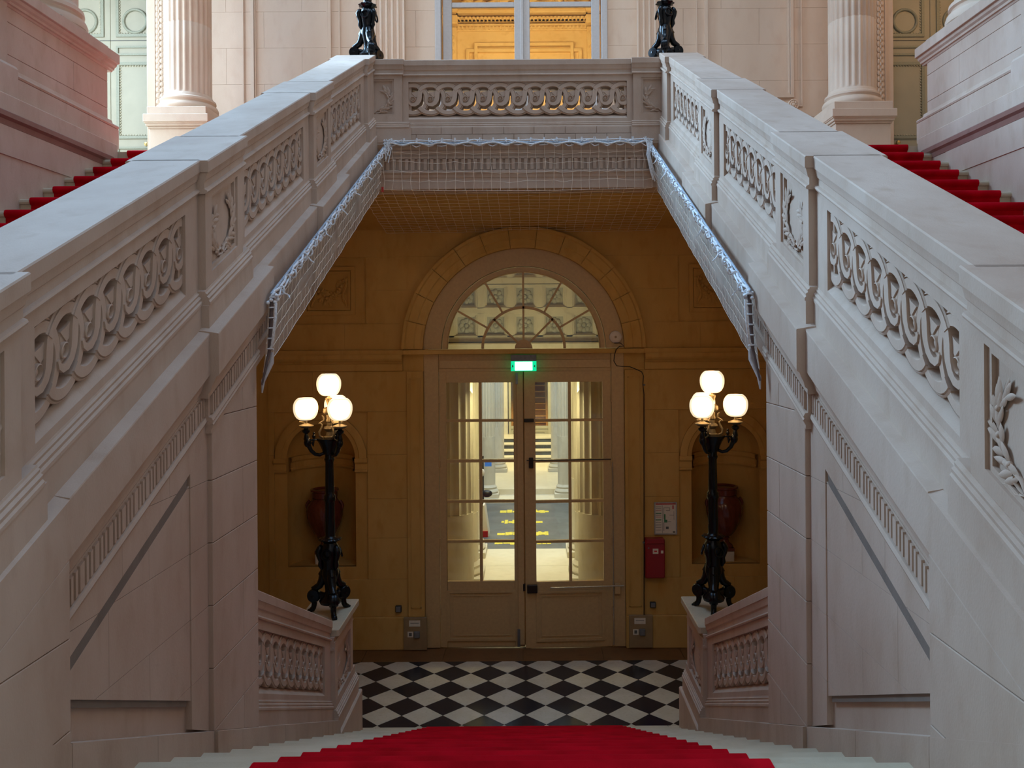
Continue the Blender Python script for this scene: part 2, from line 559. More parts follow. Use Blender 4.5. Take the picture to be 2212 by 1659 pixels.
# lower field courses
rl = [zpx(1330), zpx(1249), zpx(1160), zpx(1075), zpx(980), zpx(887), zpx(800)]
for s, nx in ((-1, NX[0]), (1, NX[1])):
    xi, xo = nx - s * NW, nx + s * NW
    e = xpx(880 if s < 0 else 1390)
    for r in range(6):
        z0, z1 = rl[r] + g / 2, rl[r + 1] - g / 2
        segs = [(s * XE, xo), (xi, e)] if 1 <= r <= 4 else [(s * XE, nx + s * .1), (nx + s * .1, e)]
        for a, b in segs:
            a, b = min(a, b) + g / 2, max(a, b) - g / 2
            ob('stone_block', MB().box(a, b, DW, DW + .04, z0, z1), M['stone_low'], wb, bev=.002)
    # plain stone pilaster beside the door
    a, b = sorted((xpx(880 if s < 0 else 1390), AX + s * RW))
    m = MB().box(a, b, DW - .03, DW + .04, zpx(1330), zpx(800))
    ob('stone_pilaster', m, M['stone_low'], wb, bev=.006)
    m = MB()
    q0, q1 = a + .04, b - .04
    for (u0, u1, v0, v1) in ((q0, q0 + .012, zpx(1310), zpx(815)), (q1 - .012, q1, zpx(1310), zpx(815)), (q0, q1, zpx(815) - .012, zpx(815)), (q0, q1, zpx(1310), zpx(1310) + .012)):
        m.box(u0, u1, DW - .042, DW - .03, v0, v1)
    ob('pilaster_fillet', m, M['stone_low'], wb)
    a, b = sorted((s * XE, AX + s * RW))
    ob('plinth_course', MB().box(a, b, DW - .035, DW + .04, ZF, zpx(1330)), M['stone_low'], wb, bev=.008)

# niches with urns
for s, nx, tag in ((-1, NX[0], 'left'), (1, NX[1], 'right')):
    mb = MB()
    r = .44
    zs = zpx(987)
    zb0 = zpx(1223)
    d0 = DW + .03
    pts = [(nx + r * cos(PI * k / 20), zs + r * sin(PI * k / 20)) for k in range(21)]
    top = NZ1
    fld = MB()
    for k in range(20):
        (xa, za), (xb, zb) = pts[k], pts[k + 1]
        fld.prism([(xa, za), (xb, zb), (xb, top), (xa, top)], fw, d0, d0 + .06)
    fld.box(nx - NW, nx - r, d0, d0 + .06, NZ0, top)
    fld.box(nx + r, nx + NW, d0, d0 + .06, NZ0, top)
    fld.box(nx - r, nx + r, d0, d0 + .06, NZ0, zb0)
    n = ob('niche_field', fld, M['stone_low'], wb)
    cav = MB()
    prof = [(r, zb0), (r, zs)]
    cav.lathe(prof, 20, (nx, d0 + .03, 0), a0=0, a1=PI)
    cav.lathe([(r * cos(a), zs + r * sin(a)) for a in [PI / 2 * k / 8 for k in range(9)]], 20, (nx, d0 + .03, 0), a0=0, a1=PI)
    cav.add([(nx + r * cos(PI * k / 20), d0 + .03 + r * sin(PI * k / 20), zb0) for k in range(21)], [tuple(range(21))])
    ob('niche_hollow', cav, M['stone_low'], n, smooth=50)
    ar = MB()
    prof = [(r, .0), (r, -.035), (r + .05, -.045), (r + .06, -.06), (r + .12, -.06), (r + .15, -.05), (r + .15, 0)]
    ar.strip(prof, lambda q, d, a: (nx + q * cos(a), d0 + d + .004, zs + q * sin(a)), [PI * k / 20 for k in range(21)])
    ob('niche_arch', ar, M['stone_low'], n, smooth=40)
    im = MB()
    for q in (-1, 1):
        x0, x1 = sorted((nx + q * (r - .0), nx + q * (r + .16)))
        im.prism([(d0, zs), (d0 - .07, zs), (d0 - .07, zs - .05), (d0 - .045, zs - .075), (d0 - .045, zs - .14), (d0 - .06, zs - .15), (d0 - .06, zs - .175), (d0, zs - .175)], lambda u, v, x: (x, u, v), x0, x1)
    im.lathe([(r - .002, zs), (r - .05, zs), (r - .05, zs - .05), (r - .03, zs - .075), (r - .03, zs - .14), (r - .042, zs - .15), (r - .042, zs - .175), (r - .002, zs - .175)], 20, (nx, d0 + .03, 0), a0=0, a1=PI)
    ob('niche_impost', im, M['stone_low'], n)
    # urn on its block
    ux = P(700 if s < 0 else 1566, 1120, DW + .2)[0]
    uy = DW + .24
    u = root('porphyry_urn', (ux, uy, zb0), 'dark red porphyry urn on a pale block in the %s niche' % ('niche nearest the left lamp, left of the door' if s < 0 else 'niche right of the door, by the red box'), 'urn')
    u['label'] = ('dark red stone urn in the niche behind the left-hand candelabrum' if s < 0 else 'dark red stone urn in the niche beside the red alarm box')
    ob('plinth_block', MB().box(ux - .105, ux + .105, uy - .105, uy + .105, zb0, zb0 + .135), M['stone_out'], u, bev=.006)
    z = zb0 + .135
    ob('foot', MB().box(ux - .11, ux + .11, uy - .11, uy + .11, z, z + .04).lathe([(.105, z + .04), (.11, z + .055), (.10, z + .07), (.06, z + .10), (.05, z + .14), (.07, z + .155), (.055, z + .17)], 28, (ux, uy, 0)), M['porphyry'], u, smooth=40)
    body = [(.055, z + .17), (.09, z + .19), (.14, z + .26), (.19, z + .36), (.222, z + .47), (.228, z + .56), (.21, z + .64), (.165, z + .70), (.16, z + .72)]
    fine = []
    for i in range(len(body) - 1):
        for k in range(3):
            t = k / 3
            fine.append((body[i][0] * (1 - t) + body[i + 1][0] * t, body[i][1] * (1 - t) + body[i + 1][1] * t))
    fine.append(body[-1])
    ob('body', MB().lathe(fine, 96, (ux, uy, 0), rad=lambda a, zz: 1 + (.035 * abs(sin(10 * a + 9 * zz)) if z + .22 < zz < z + .64 else 0)), M['porphyry'], u, smooth=60)
    ob('rim', MB().lathe([(.155, z + .72), (.165, z + .73), (.165, z + .80), (.182, z + .815), (.182, z + .835), (.15, z + .84), (.13, z + .82)], 32, (ux, uy, 0)), M['porphyry'], u, smooth=40)
    for q in (-1, 1):
        pts = [(ux + q * (.20 + .035 * sin(PI * k / 8)), uy, z + .55 + .13 * k / 8) for k in range(9)]
        ob('handle', MB().tube(pts, .02, 8), M['porphyry'], u, smooth=60)


def leaf_mesh(L, Wd, curl=.25):
    mb = MB()
    n = 6
    vs, fs = [], []
    for i in range(n + 1):
        t = i / n
        wd = Wd * (sin(PI * t) ** .75) * .5
        z = curl * L * (t * t * .25)
        bow = Wd * .28 * sin(PI * t)
        vs += [(-wd, L * t, z), (0, L * t, z + bow), (wd, L * t, z)]
    for i in range(n):
        a = 3 * i
        fs += [(a, a + 1, a + 4, a + 3), (a + 1, a + 2, a + 5, a + 4)]
    mb.add(vs, fs)
    return mb.mesh('leaf', 60)


LEAF = leaf_mesh(.105, .036)
LEAF.materials.append(M['stone'])
LEAF_LOW = leaf_mesh(.12, .05)
LEAF_LOW.materials.append(M['stone_low'])


def frame(mb, x0, x1, z0, z1, wd, fn, d0, d1):
    mb.prism([(x0, z0), (x1, z0), (x1 - wd, z0 + wd), (x0 + wd, z0 + wd)], fn, d0, d1)
    mb.prism([(x1, z0), (x1, z1), (x1 - wd, z1 - wd), (x1 - wd, z0 + wd)], fn, d0, d1)
    mb.prism([(x1, z1), (x0, z1), (x0 + wd, z1 - wd), (x1 - wd, z1 - wd)], fn, d0, d1)
    mb.prism([(x0, z1), (x0, z0), (x0 + wd, z0 + wd), (x0 + wd, z1 - wd)], fn, d0, d1)
    return mb


# relief panels with garlands
for s, pc in ((-1, PXc[0]), (1, PXc[1])):
    r_ = root('garland_panel', (pc, DW, (PZ0 + PZ1) / 2), 'carved stone garland panel high on the wall left of the arched fanlight' if s < 0 else 'carved stone garland panel high on the wall right of the arched fanlight', 'relief')
    hw, z0, z1 = PWH, PZ0, PZ1
    m = MB().box(pc - hw, pc + hw, DW + .024, DW + .05, z0, z1)
    ob('field', m, M['stone_low'], r_)
    m = frame(MB(), pc - hw + .14, pc + hw - .14, z0 + .12, z1 - .12, .05, fw, DW - .004, DW + .03)
    frame(m, pc - hw + .20, pc + hw - .20, z0 + .18, z1 - .18, .03, fw, DW + .006, DW + .03)
    ob('panel_frame', m, M['stone_low'], r_)
    zc = (z0 + z1) / 2
    gw = hw - .24
    for i in range(26):
        t = -1 + 2 * i / 25
        x = pc + t * gw * .86
        z = zc + .13 - .22 * (1 - t * t) ** .8
        for k in range(2):
            a = random.uniform(-1.2, 1.2) + (PI if t > 0 else 0) * 0 + (PI / 2 if t < 0 else -PI / 2) * .9
            ob('leaf', LEAF_LOW, None, r_, loc=(x, DW + .018, z + random.uniform(-.03, .03)), rot=(PI / 2, a + k * 2.6, 0), sc=(.85, .85, 1.2))
    fr = MB()
    for i in range(15):
        t = -1 + 2 * i / 14
        fr.ell((pc + t * gw * .8, DW + .0, zc + .13 - .22 * (1 - t * t) ** .8 + random.uniform(-.02, .02)), (.024, .02, .024), 8, 6)
    for q in (-1, 1):
        for k in range(3):
            fr.tube([(pc + q * gw * (.85 + .1 * sin(a * 2 + k)), DW + .006, zc + .16 - .1 * a - .03 * k) for a in [0, .5, 1, 1.5, 2, 2.5, 3]], .012, 5)
    ob('fruit_and_ribbon', fr, M['stone_low'], r_, smooth=60, kind='stuff')

# lower side walls and ceiling under the landing
for s, nm in ((-1, 'left'), (1, 'right')):
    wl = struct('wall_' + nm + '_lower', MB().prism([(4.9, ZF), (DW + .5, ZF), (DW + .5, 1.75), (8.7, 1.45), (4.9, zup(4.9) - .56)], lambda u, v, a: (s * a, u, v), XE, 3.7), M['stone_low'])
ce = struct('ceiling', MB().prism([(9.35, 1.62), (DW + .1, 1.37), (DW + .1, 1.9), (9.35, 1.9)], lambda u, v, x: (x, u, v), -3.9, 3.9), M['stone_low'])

# ------------------------------------------------------------------ glazed double door and fanlight
d1 = root('door_1', (AX, DW, ZF), kind='structure')
pt = M['paint']
xl, xr = AX - RW, AX + RW
jl, jr = P(948, 1000, DW)[0], P(1322, 1000, DW)[0]
zd0, zd1 = ZF + .005, zpx(803)
fy0, fy1 = DW + .03, DW + .17
m = MB()
m.box(xl, jl, fy0, fy1, ZF, zpx(764)).box(jr, xr, fy0, fy1, ZF, zpx(764))
ob('jamb', MB().box(xl, jl, fy0, fy1, ZF, zpx(764)), pt, d1, bev=.006)
ob('jamb', MB().box(jr, xr, fy0, fy1, ZF, zpx(764)), pt, d1, bev=.006)
ob('transom', MB().box(jl, jr, fy0 + .01, fy1, zd1, zpx(764)).box(jl + .01, jr - .01, fy0 - .012, fy0 + .02, zpx(795), zpx(777)), pt, d1, bev=.005)
ob('transom_ledge', MB().box(xl - .25, xr + .25, DW - .09, fy1, zpx(764), zpx(754)), M['stone_low'], d1, bev=.006)
# fanlight
fr = MB()
R1, R2, R3 = RW, P(1300, 753, DW)[0] - AX + .045, P(1298, 753, DW)[0] - AX
N = 40
fan = lambda d: (lambda r, _, a: (AX + r * cos(a), _, AZ + r * sin(a)))
arcs = [PI * k / N for k in range(N + 1)]
fr.strip([(R1, DW + .02), (R2 + .012, DW + .02), (R2 + .012, DW + .14), (R1, DW + .14)], fan(0), arcs)
ob('arch_frame', fr, pt, d1, smooth=30)
fr = MB()
fr.strip([(R2, DW + .045), (R3, DW + .045), (R3 - .012, DW + .06), (R3 - .012, DW + .13), (R2, DW + .13)], fan(0), arcs)
ob('fanlight_rim', fr, pt, d1, smooth=30)
Ri = .505 * R3 + .04
bar = .028
fr = MB().strip([(Ri - bar, DW + .05), (Ri + bar * .2, DW + .05), (Ri + bar * .2, DW + .1), (Ri - bar, DW + .1)], fan(0), arcs)
ob('fanlight_ring', fr, pt, d1, smooth=30)
fr = MB().strip([(.0, DW + .045), (.115, DW + .045), (.115, DW + .1), (.0, DW + .1)], fan(0), [PI * k / 12 for k in range(13)])
ob('fanlight_hub', fr, pt, d1)


def radial(a, r0, r1, w_):
    m = MB()
    u = (cos(a), sin(a)); n = (-sin(a), cos(a))
    p = [(AX + u[0] * r + n[0] * q, AZ + u[1] * r + n[1] * q) for r, q in ((r0, -w_), (r1, -w_), (r1, w_), (r0, w_))]
    return m.prism(p, fw, DW + .05, DW + .1)


outer = [PI / 6, PI / 3, PI / 2, 2 * PI / 3, 5 * PI / 6]
inner = [PI / 4, PI / 2, 3 * PI / 4]
for a in outer:
    ob('glazing_bar', radial(a, Ri, R3 + .01, .013), pt, d1)
for a in inner:
    ob('glazing_bar', radial(a, .1, Ri, .013), pt, d1)


def sector(a0, a1, r0, r1):
    k = 6
    poly = [(AX + r1 * cos(a0 + (a1 - a0) * i / k), AZ + r1 * sin(a0 + (a1 - a0) * i / k)) for i in range(k + 1)]
    poly += [(AX + r0 * cos(a1 - (a1 - a0) * i / k), AZ + r0 * sin(a1 - (a1 - a0) * i / k)) for i in range(k + 1)]
    return MB().prism(poly, fw, DW + .078, DW + .082)


ed = [0] + outer + [PI]
for i in range(len(ed) - 1):
    ob('glass_pane', sector(ed[i], ed[i + 1], Ri - .01, R3), M['glass'], d1)
ed = [0] + inner + [PI]
for i in range(len(ed) - 1):
    ob('glass_pane', sector(ed[i], ed[i + 1], .1, Ri - .01), M['glass'], d1)

# the two leaves; the right one stands slightly ajar
xm = P(1132, 1000, DW)[0]


def door_leaf(nm, x0, x1, cols, rows_z, hinge, ang):
    """a leaf drawn in place, then turned about its hinge"""
    rt = Matrix.Translation((hinge, DW + .07, 0)) @ Matrix.Rotation(ang, 4, 'Z') @ Matrix.Translation((-hinge, -(DW + .07), 0))

    def put(m):
        m.v = [tuple(rt @ Vector(p)) for p in m.v]
        return m
    ya, yb = DW + .045, DW + .095
    lf = ob(nm, put(MB().box(x0, cols[0][0], ya, yb, zd0, zd1 + .004).box(cols[1][1], x1, ya, yb, zd0, zd1 + .004).box(cols[0][0], cols[1][1], ya, yb, rows_z[0][0], zd1 + .004).box(cols[0][0], cols[1][1], ya, yb, zd0, rows_z[-1][1])), pt, d1, bev=.003)
    for r in range(len(rows_z) - 1):
        ob('glazing_bar', put(MB().box(cols[0][0], cols[1][1], ya + .004, yb - .004, rows_z[r + 1][0], rows_z[r][1])), pt, lf)
    ob('glazing_bar', put(MB().box(cols[0][1], cols[1][0], ya + .002, yb - .002, rows_z[-1][1], rows_z[0][0])), pt, lf)
    for c in cols:
        for r in rows_z:
            k = random.uniform(-.004, .004)
            ob('glass_pane', put(MB().box(c[0], c[1], DW + .068, DW + .072, r[1], r[0])), M['glass'], lf)
    z0, z1 = zpx(1386), zpx(1276)
    m = frame(MB(), cols[0][0] - .005, cols[1][1] + .005, z0, z1, .035, fw, ya - .014, ya + .002)
    frame(m, cols[0][0] + .06, cols[1][1] - .06, z0 + .065, z1 - .065, .014, fw, ya - .008, ya + .002)
    ob('panel_moulding', put(m), pt, lf)
    return lf, put


rz = [(zpx(a), zpx(b)) for a, b in ((826, 906), (911.5, 993), (999.5, 1081), (1087, 1168), (1173.5, 1257))]
cl = [(xpx(964), xpx(1034.5)), (xpx(1041), xpx(1110))]
ll, putl = door_leaf('left_leaf', jl + .006, xm - .004, cl, rz, jl, 0)
cr = [(xpx(1156.5), xpx(1228)), (xpx(1234), xpx(1303))]
rl_, putr = door_leaf('right_leaf', xm + .004, jr - .006, cr, rz, jr, .055)
ob('astragal', putl(MB().box(xpx(1117), xpx(1131), DW + .02, DW + .05, zd0 + .03, zd1 - .03)), pt, ll, bev=.004)
ob('rebate_strip', putl(MB().box(xpx(1126), xpx(1143), DW + .10, DW + .125, zd0, zd1 + .004)), pt, ll)
for (a, b, c, d) in ((1115, 1121, 1360, 1398), (1115, 1120, 805, 830)):
    ob('bolt', putl(MB().box(xpx(a), xpx(b), DW + .008, DW + .022, zpx(d), zpx(c))), M['steel'], ll)
for (a, b, c, d) in ((1136, 1158, 1262, 1279), (1132, 1153, 904, 911), (1142, 1151, 988, 1010)):
    ob('lock_box', putr(MB().box(xpx(a), xpx(b), DW + .0, DW + .05, zpx(d), zpx(c))), M['dark_iron'], rl_, bev=.004)
ob('strike_plate', putl(MB().box(xpx(1128), xpx(1133.5), DW + .0, DW + .05, zpx(1277), zpx(1262))), M['dark_iron'], ll, bev=.003)
ob('push_bar', putr(MB().tube([(xpx(1186), DW - .02, zpx(1267)), (xpx(1230), DW - .02, zpx(1267)), (xpx(1345), DW - .02, zpx(1266))], .008, 8)), M['alu'], rl_)
ob('bar_bracket', MB().box(xpx(1326), xpx(1338), DW - .02, DW + .03, zpx(1284), zpx(1262)), pt, d1, bev=.004)
ob('cross_rod', putr(MB().tube([(xpx(1137), DW + .03, zpx(994)), (xpx(1320), DW + .03, zpx(994))], .006, 6)), M['dark_iron'], rl_)
for zz in (870, 1010, 1180, 1330):
    ob('hinge', MB().tube([(jl + .005, DW + .03, zpx(zz)), (jl + .005, DW + .03, zpx(zz - 16))], .011, 8), pt, d1)
    ob('hinge', MB().tube([(jr - .002, DW + .03, zpx(zz)), (jr - .002, DW + .03, zpx(zz - 16))], .011, 8), pt, d1)
ob('vertical_rod', MB().tube([(jr + .01, DW + .015, zpx(1395)), (jr + .01, DW + .015, zpx(1000))], .006, 6), M['alu'], d1)

# exit sign
ex = root('exit_sign', (P(1131, 783, DW)[0], DW - .12, zpx(801)), 'lit green and white exit sign above the double door', 'sign')
a, b = P(1104, 783, DW)[0], P(1158.5, 783, DW)[0]
ob('housing', MB().box(a, b, DW - .16, DW - .06, zpx(779.5), zpx(766)), M['plug'], ex, bev=.003)
ob('back_frame', MB().box(a, b, DW - .09, DW - .06, zpx(801), zpx(779)), M['exit_green'], ex)
ob('lit_panel', MB().box(a + .003, b - .003, DW - .15, DW - .09, zpx(800.5), zpx(780)), M['exit_green'], ex, bev=.004)
w_ = (b - a)
ob('white_field', MB().box(a + .16 * w_, b - .16 * w_, DW - .152, DW - .15, zpx(799), zpx(781)), M['exit_white'], ex)
zc = zpx(790)
ob('pictogram_arrow', MB().prism([(a + .05 * w_, zc + .02), (a + .05 * w_, zc - .02), (a + .11 * w_, zc)], fw, DW - .154, DW - .15), M['ink_green'], ex)
ob('pictogram_arrow', MB().prism([(b - .05 * w_, zc + .02), (b - .05 * w_, zc - .02), (b - .11 * w_, zc)], fw, DW - .154, DW - .15), M['ink_green'], ex)
# round sounder on the arch frame with its cable
x, z = P(1329.5, 728, DW)
sd = root('alarm_sounder', (x, DW, z), 'round white alarm sounder fixed to the lower right of the arch frame', 'alarm')
yl = lambda px, py, pz: (x + px, DW - .005 + pz, z + py)
ob('body', MB().lathe([(.078, .0), (.08, -.01), (.078, -.03), (.06, -.042), (.02, -.046), (.0001, -.046)], 28, fn=lambda a, b, c: (x + a, DW + .02 + c, z + b)), M['white_plastic'], sd, smooth=50)
ob('centre_grille', MB().lathe([(.018, -.03), (.015, -.05), (.0001, -.05)], 12, fn=lambda a, b, c: (x + a, DW + .02 + c, z + b)), M['board'], sd)
cb = root('alarm_cable', (P(1345, 750, DW)[0], DW, z), 'black cable looping from the sounder down beside the door frame', 'cable')
pts = [(1327, 741), (1340, 741), (1348, 748), (1338, 748), (1331, 755), (1327, 768), (1326, 780), (1332, 790), (1345, 791.5), (1360, 792), (1375, 798), (1386, 803), (1390, 812), (1388.5, 830)]
cp = [(P(a, b, DW - .13)[0], DW - .13, P(a, b, DW - .13)[1]) for a, b in pts]
cp += [(P(1390, b, DW)[0], DW - .05, P(1390, b, DW)[1]) for b in (850, 950, 1100, 1250, 1328)]
ob('wire', MB().tube(cp, .006, 6), M['black_plastic'], cb, smooth=60)
for yy in (831, 1170):
    q = P(1390, yy, DW)
    ob('cable_clip', MB().box(q[0] - .016, q[0] + .016, DW - .055, DW - .03, q[1] - .01, q[1] + .01), M['plug'], cb)

# red alarm box and the framed evacuation plan
def pbox(px0, px1, py0, py1, y0, y1, d=DW):
    a, zz1 = P(px0, py0, d)
    b, _ = P(px1, py0, d)
    _, zz0 = P(px0, py1, d)
    return MB().box(a, b, y0, y1, zz0, zz1)


q = P(1412, 1243, DW)
rb = root('alarm_box', (q[0], DW - .05, q[1]), 'red alarm box on the wall right of the door below the plan', 'box')
ob('casing', pbox(1391.5, 1433, 1160, 1244, DW - .12, DW), M['redbox'], rb, bev=.012)
ob('lid', pbox(1392.5, 1432, 1159, 1170, DW - .135, DW - .02), M['redbox'], rb, bev=.008)
ob('label_plate', pbox(1407, 1419, 1180, 1191, DW - .124, DW - .118), M['paper'], rb)
ob('printed_mark', pbox(1410, 1416, 1184, 1187, DW - .1255, DW - .122), M['ink_red'], rb)
ob('label_plate', pbox(1424.5, 1429.5, 1184, 1190, DW - .124, DW - .118), M['paper'], rb)
ob('keyhole', pbox(1397, 1399.5, 1177.5, 1180, DW - .126, DW - .118), M['steel'], rb)
q = P(1437, 1153, DW)
ev = root('evacuation_plan', (q[0], DW - .01, q[1]), 'framed white evacuation plan on the wall above the red box', 'poster')
ob('backing', pbox(1413, 1462, 1085, 1153, DW - .016, DW), M['paper'], ev)
e0, e1 = P(1412.5, 1084.5, DW), P(1462, 1153.5, DW)
ob('frame', frame(MB(), e0[0], e1[0], e1[1], e0[1], .014, fw, DW - .026, DW), M['alu'], ev)
ln = MB()


def ink(px0, px1, py0, py1, mt):
    ob('printed_line', pbox(px0, px1, py0, py1, DW - .0185, DW - .0155), mt, ev)


ink(1416, 1459, 1087, 1089.5, M['ink_red'])
for i, (yy, mt) in enumerate(((1094, 'ink'), (1098, 'ink'), (1102, 'ink_red'), (1107.5, 'ink_green'), (1112, 'ink'), (1116, 'ink_red'), (1121.5, 'ink_green'), (1128, 'ink'), (1133, 'ink'), (1138, 'ink'), (1144, 'ink'))):
    ink(1416, 1428, yy, yy + (1.8 if 'green' in mt else .8), M[mt])
ink(1430, 1430.6, 1091, 1151, M['ink'])
for (a, b, c, d, mt) in ((1433, 1446, 1096, 1096.7, 'ink'), (1446, 1446.7, 1096, 1102, 'ink'), (1433, 1433.7, 1096, 1120, 'ink'), (1438, 1446, 1101.5, 1102.2, 'ink'), (1434, 1437, 1110, 1128, 'ink_green'), (1437, 1441, 1122, 1128, 'ink_green'), (1433, 1434, 1128, 1146, 'ink'), (1438, 1444, 1137, 1142, 'ink'), (1446, 1456, 1112, 1112.6, 'ink'), (1455, 1455.6, 1104, 1122, 'ink'), (1452, 1454.5, 1091, 1099, 'ink_red'), (1453, 1458, 1147, 1150, 'ink'), (1442, 1449, 1126, 1126.6, 'ink')):
    ink(a, b, c, d, M[mt])
# small wall boxes and floor socket boards each side of the door
for (a, b, c, d, lab) in ((855, 868, 1307, 1321, 'small black socket box on the wall left of the double door'), (1403.5, 1416, 1299, 1311, 'small black socket box on the wall under the red alarm box')):
    q = P((a + b) / 2, d, DW)
    sb = root('socket_box', (q[0], DW, q[1]), lab, 'socket')
    ob('casing', pbox(a, b, c, d, DW - .045, DW), M['black_plastic'], sb, bev=.006)
    ob('cover_flap', pbox(a + 1.5, b - 1.5, c + 1.5, d - 1.5, DW - .052, DW - .04), M['plug'], sb, bev=.003)
for (x0, x1, y0, y1, lb0, lab) in ((873, 923, 1331.5, 1401, 885, 'brown socket board at the foot of the door frame, left side'), (1358, 1408.5, 1326, 1396, 1369, 'brown socket board at the foot of the door frame, right side')):
    q = P((x0 + x1) / 2, y1, DW)
    bd = root('socket_board', (q[0], DW, q[1]), lab, 'board')
    ob('panel', pbox(x0, x1, y0, y1, DW - .06, DW - .02), M['board'], bd, bev=.004)
    k = 0 if x0 < 1000 else 10
    ob('paper_label', pbox(lb0, lb0 + 24, 1337 + y0 - 1331.5, 1350 + y0 - 1331.5, DW - .0625, DW - .058), M['paper'], bd)
    ob('printed_line', pbox(lb0 + 3, lb0 + 21, 1342 + y0 - 1331.5, 1343 + y0 - 1331.5, DW - .064, DW - .06), M['ink'], bd)
    ob('paper_label', pbox(lb0 - 3, lb0 + 9, 1361 + y0 - 1331.5, 1373 + y0 - 1331.5, DW - .0625, DW - .058), M['paper'], bd)
    ob('printed_mark', pbox(lb0, lb0 + 6, 1363.5 + y0 - 1331.5, 1370.5 + y0 - 1331.5, DW - .064, DW - .06), M['ink'], bd)
    ob('socket', pbox(lb0 + 11, lb0 + 23, 1360 + y0 - 1331.5, 1374 + y0 - 1331.5, DW - .085, DW - .058), M['plug'], bd, bev=.005)

# ------------------------------------------------------------------ central flight with its carpet
cs = root('stone_staircase', (0, 5, ZF), 'pale stone central staircase going down to the checkered floor', 'staircase', 'stone staircases of the hall')
del cs['group']
NC = 16
for i in range(NC):
    y1 = Y0 - .337 * i
    zt_ = ZF + .15 * (i + 1)
    prof = [(y1 - .345, zt_), (y1 - .018, zt_), (y1 - .004, zt_ - .008), (y1, zt_ - .022), (y1 - .004, zt_ - .036), (y1 - .02, zt_ - .042), (y1 - .022, zt_ - .15), (y1 - .345, zt_ - .19)]
    ob('stone_step', MB().prism(prof, lambda u, v, x: (x, u, v), -1.57, 1.57), M['step'], cs)
yl_ = Y0 - .337 * NC
ob('landing_slab', MB().box(-4.2, 4.2, -1.6, yl_ + .0, ZF + .15 * (NC + 1) - .3, ZF + .15 * (NC + 1)), M['step'], cs, bev=.01)


def stair_profile(nosings, th, first):
    """carpet line laid over nosings (y, z), descending in y; returns a closed ribbon"""
    top = []
    for k, (y, z) in enumerate(nosings):
        s = first
        pass
    return top


def runner_down():
    up, lo = [], []
    for i in range(NC - 1, -1, -1):
        y1 = Y0 - .337 * i
        z = ZF + .15 * (i + 1)
        t = .016
        seg = [(y1 - .337 - .022 + t, z + t * .2), (y1 - .337 + .01, z + t), (y1 - .02, z + t), (y1 - .002, z + t - .005), (y1 + .010, z + .004), (y1 + .015, z - .018), (y1 + .008, z - .036), (y1 - .010, z - .046), (y1 - .012, z - .13)]
        up += seg
        lo += [(a - .014, b - .012) for a, b in seg]
    end = (Y0 - .012, ZF + .012)
    up.append(end); lo.append((Y0 - .03, ZF + .004))
    return up + lo[::-1]


def ribbon(poly_up, x0, x1):
    n = len(poly_up) // 2
    mb = MB()
    up, lo = poly_up[:n], poly_up[n:][::-1]
    vs = []
    for x in (x0, x1):
        vs += [(x, a, b) for a, b in up] + [(x, a, b) for a, b in lo]
    fs = []
    m = 2 * n
    for i in range(n - 1):
        fs += [(i, i + 1, m + i + 1, m + i), (n + i, n + i + 1, m + n + i + 1, m + n + i)]
        fs += [(i, i + 1, n + i + 1, n + i), (m + i, m + i + 1, m + n + i + 1, m + n + i)]
    fs += [(0, n, m + n, m), (n - 1, 2 * n - 1, m + 2 * n - 1, m + n - 1)]
    return mb.add(vs, fs)


ob('stair_carpet', ribbon(runner_down(), -.935, 1.0), M['carpet'], smooth=50, label='red carpet runner down the central flight of pale stone steps', category='carpet', group='red stair carpets')

# ------------------------------------------------------------------ upper flights
NU = 22
RU, TU = .1552, .337
for s, nm in ((-1, 'left'), (1, 'right')):
    st = root('stone_staircase', (s * 3, 5, zup(1.2)), 'stone flight under red carpet climbing along the %s wall' % nm, 'staircase')
    for i in range(NU):
        y0 = YL - TU * i
        z = ZL - RU * i
        prof = [(y0 + TU + .01, z), (y0 + .018, z), (y0 + .004, z - .008), (y0, z - .024), (y0 + .004, z - .04), (y0 + .02, z - .046), (y0 + .022, z - RU), (y0 + TU + .01, z - RU)]
        if i == 0:
            continue
        a, b = sorted((s * 1.9, s * 4.16))
        ob('stone_step', MB().prism(prof, lambda u, v, x: (x, u, v), a, b), M['step'], st)
    a, b = sorted((s * 1.575, s * 4.16))
    ob('soffit_slab', MB().prism([(4.98, zup(4.98) - .53), (YL + .4, zup(YL + .4) - .53), (YL + .4, zup(YL) - .16), (4.98, zup(4.98) - .21)], lambda u, v, x: (x, u, v), a, b), M['stone_low'], st)
    up, lo = [], []
    for i in range(NU - 1, -1, -1):
        y0 = YL - TU * i
        z = ZL - RU * i
        t = .016
        seg = [(y0 + .01, z - .13), (y0 + .010, z - .05), (y0 - .010, z - .04), (y0 - .017, z - .02), (y0 - .010, z + .004), (y0 + .004, z + t - .004), (y0 + .02, z + t), (y0 + TU - .008, z + t)]
        if i == 0:
            seg = seg[:-1] + [(YL + .02, z + t), (YL + 2.2, z + t)]
        up += seg
        lo += [(p + .014, q - .012) for p, q in seg]
    a, b = sorted((s * 2.02, s * 4.065))
    ob('stair_carpet', ribbon(up + lo[::-1], a, b), M['carpet'], smooth=50, label='red carpet on the flight climbing beside the %s wall' % nm, category='carpet', group='red stair carpets')

